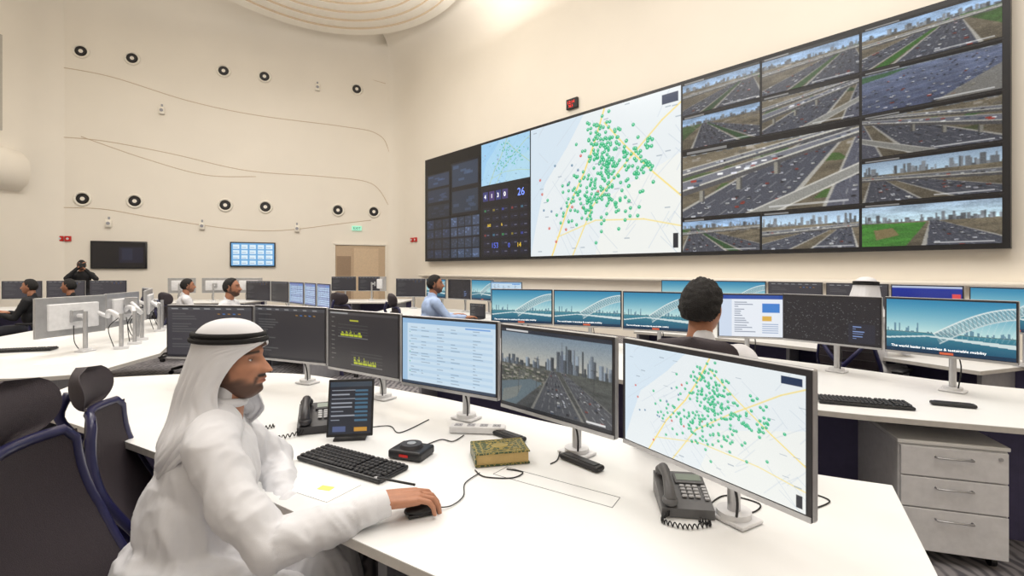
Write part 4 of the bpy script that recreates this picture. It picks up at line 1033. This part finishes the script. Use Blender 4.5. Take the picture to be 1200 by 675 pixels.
e=empty('tablet_on_stand',T(-.725,2.22,DZ)@RZ(math.radians(8)))
mb=MB(); mb.box((0,.04,.006),(.14,.14,.010),M_black,bev=.004); mb.tube([(0,.07,.01),(0,.08,.08),(0,.035,.13)],.01,M_black,8,sm=4); mb.build('stand',e)
TM=T(0,-.02,.018)@RX(math.radians(-14)); mb=MB(); mb.box((0,0,.125),(.20,.010,.25),M_black,TM,bev=.004); mb.build('tablet',e)
def p_tab(w=60,h=80):
    a=canvas(w,h,(.12,.14,.18)); crect(a,0,0,1,.1,(.2,.25,.3)); r=np.random.RandomState(4)
    for i in range(8): crect(a,.05,.16+.08*i,.25+.4*r.rand(),.18+.08*i,(.6,.62,.66)); crect(a,.6,.16+.08*i,.9,.2+.08*i,(.25,.4,.5))
    crect(a,.6,.88,.9,.95,(.75,.55,.2)); crect(a,.1,.85,.4,.95,(.3,.35,.5)); return a
obj('screen',screen_mesh(p_tab(),.182,.226),e,TM@T(0,-.0058,.012))
for x,y,a,L in ((-.02,2.24,-45,.2),(.27,1.93,-50,.2),(1.62,3.1,-40,.2),(2.45,2.75,-25,.2),(1.35,3.45,-40,.2)):
    mb=MB(); mb.box((0,0,.012),(L,.05,.02),M_black,bev=.009,seg=3); mb.box((0,0,.023),(L*.8,.03,.003),M_dark); mb.build('cable_port',M=T(x,y,DZ)@RZ(math.radians(a)))
mb=MB(); mb.box((0,0,.018),(.26,.06,.032),M_white,bev=.006)
for i in range(4): mb.box((-.09+.06*i,0,.0345),(.036,.036,.002),M_grey); 
for i in range(4):
    for q in(-1,1): mb.cyl((-.09+.06*i+.008*q,0,.0355),(-.09+.06*i+.008*q,0,.0362),.003,M_black,n=8)
mb.build('power_strip',M=T(-.16,2.31,DZ)@RZ(math.radians(-5)))
for pts in ([(-.40,2.09,DZ+.004),(-.32,2.2,DZ+.004),(-.26,2.18,DZ+.004),(-.22,2.26,DZ+.004)],
            [(-.14,1.87,DZ+.003),(-.10,1.81,DZ+.003),(.0,1.80,DZ+.003),(.04,1.85,DZ+.003),(-.02,1.88,DZ+.003)],[(.20,2.05,DZ+.01),(.18,1.97,DZ+.003),(.15,1.93,DZ+.003)],
            [(.64,1.60,DZ+.003),(.72,1.66,DZ+.003),(.80,1.60,DZ+.003),(.74,1.54,DZ+.003),(.67,1.57,DZ+.003)],[(.82,1.60,DZ+.003),(.98,1.68,DZ+.003),(1.04,1.62,DZ+.003),(.92,1.55,DZ+.003)],
            [(-.75,2.34,DZ+.003),(-.6,2.4,DZ+.003),(-.52,2.3,DZ+.003),(-.42,2.5,DZ+.003)]):
    mb=MB(); mb.tube(pts,.0024,M_rubber,6,sm=10); mb.build('loose_cable')
e=empty('laptop',T(-.62,7.62,DZ)@RZ(math.radians(-40))); mb=MB(); mb.box((0,0,.01),(.33,.23,.016),M_dark,bev=.004); mb.box((0,.13,.12),(.33,.01,.22),M_black,bev=.003); mb.build('body',e); obj('screen',screen_mesh(p_dark(50,30),.3,.19),e,T(0,.124,.025))

# ------------------------------------------------------------------ lights
def area(x,y,z,sx,sy,pw,c=(1,.965,.925),up=False,name='ceiling_and_fill_light'):
    l=bpy.data.lights.new(name,'AREA'); l.shape='RECTANGLE'; l.size=sx; l.size_y=sy; l.energy=pw; l.color=c
    o=bpy.data.objects.new(name,l); col.objects.link(o); o.location=(x,y,z)
    if up: o.rotation_euler=(math.pi,0,0)
area(-6,5,9.4,5,5,400); area(1.5,4,9.4,5,5,370); area(-6,10,9.3,3,2,300); area(2,-2,9.4,6,4,240)
area(-7,9,7.8,4,4,230,up=True); area(1,3,7.8,5,5,200,up=True); area(-2,12,8.3,3,3,170,up=True)  # unseen upward fill lamps, added to brighten a ceiling that gets only bounce
w=bpy.data.worlds.new('World'); scene.world=w; w.use_nodes=True; w.node_tree.nodes['Background'].inputs[0].default_value=(.9,.88,.84,1); w.node_tree.nodes['Background'].inputs[1].default_value=.4

# ------------------------------------------------------------------ camera
cd=bpy.data.cameras.new('camera'); cd.lens=17.4; cd.sensor_width=36; cd.shift_y=-21.5/1200; cd.clip_start=.05
co=bpy.data.objects.new('camera',cd); col.objects.link(co); co.location=(0,0,1.5); co.rotation_euler=(math.pi/2,0,0); scene.camera=co
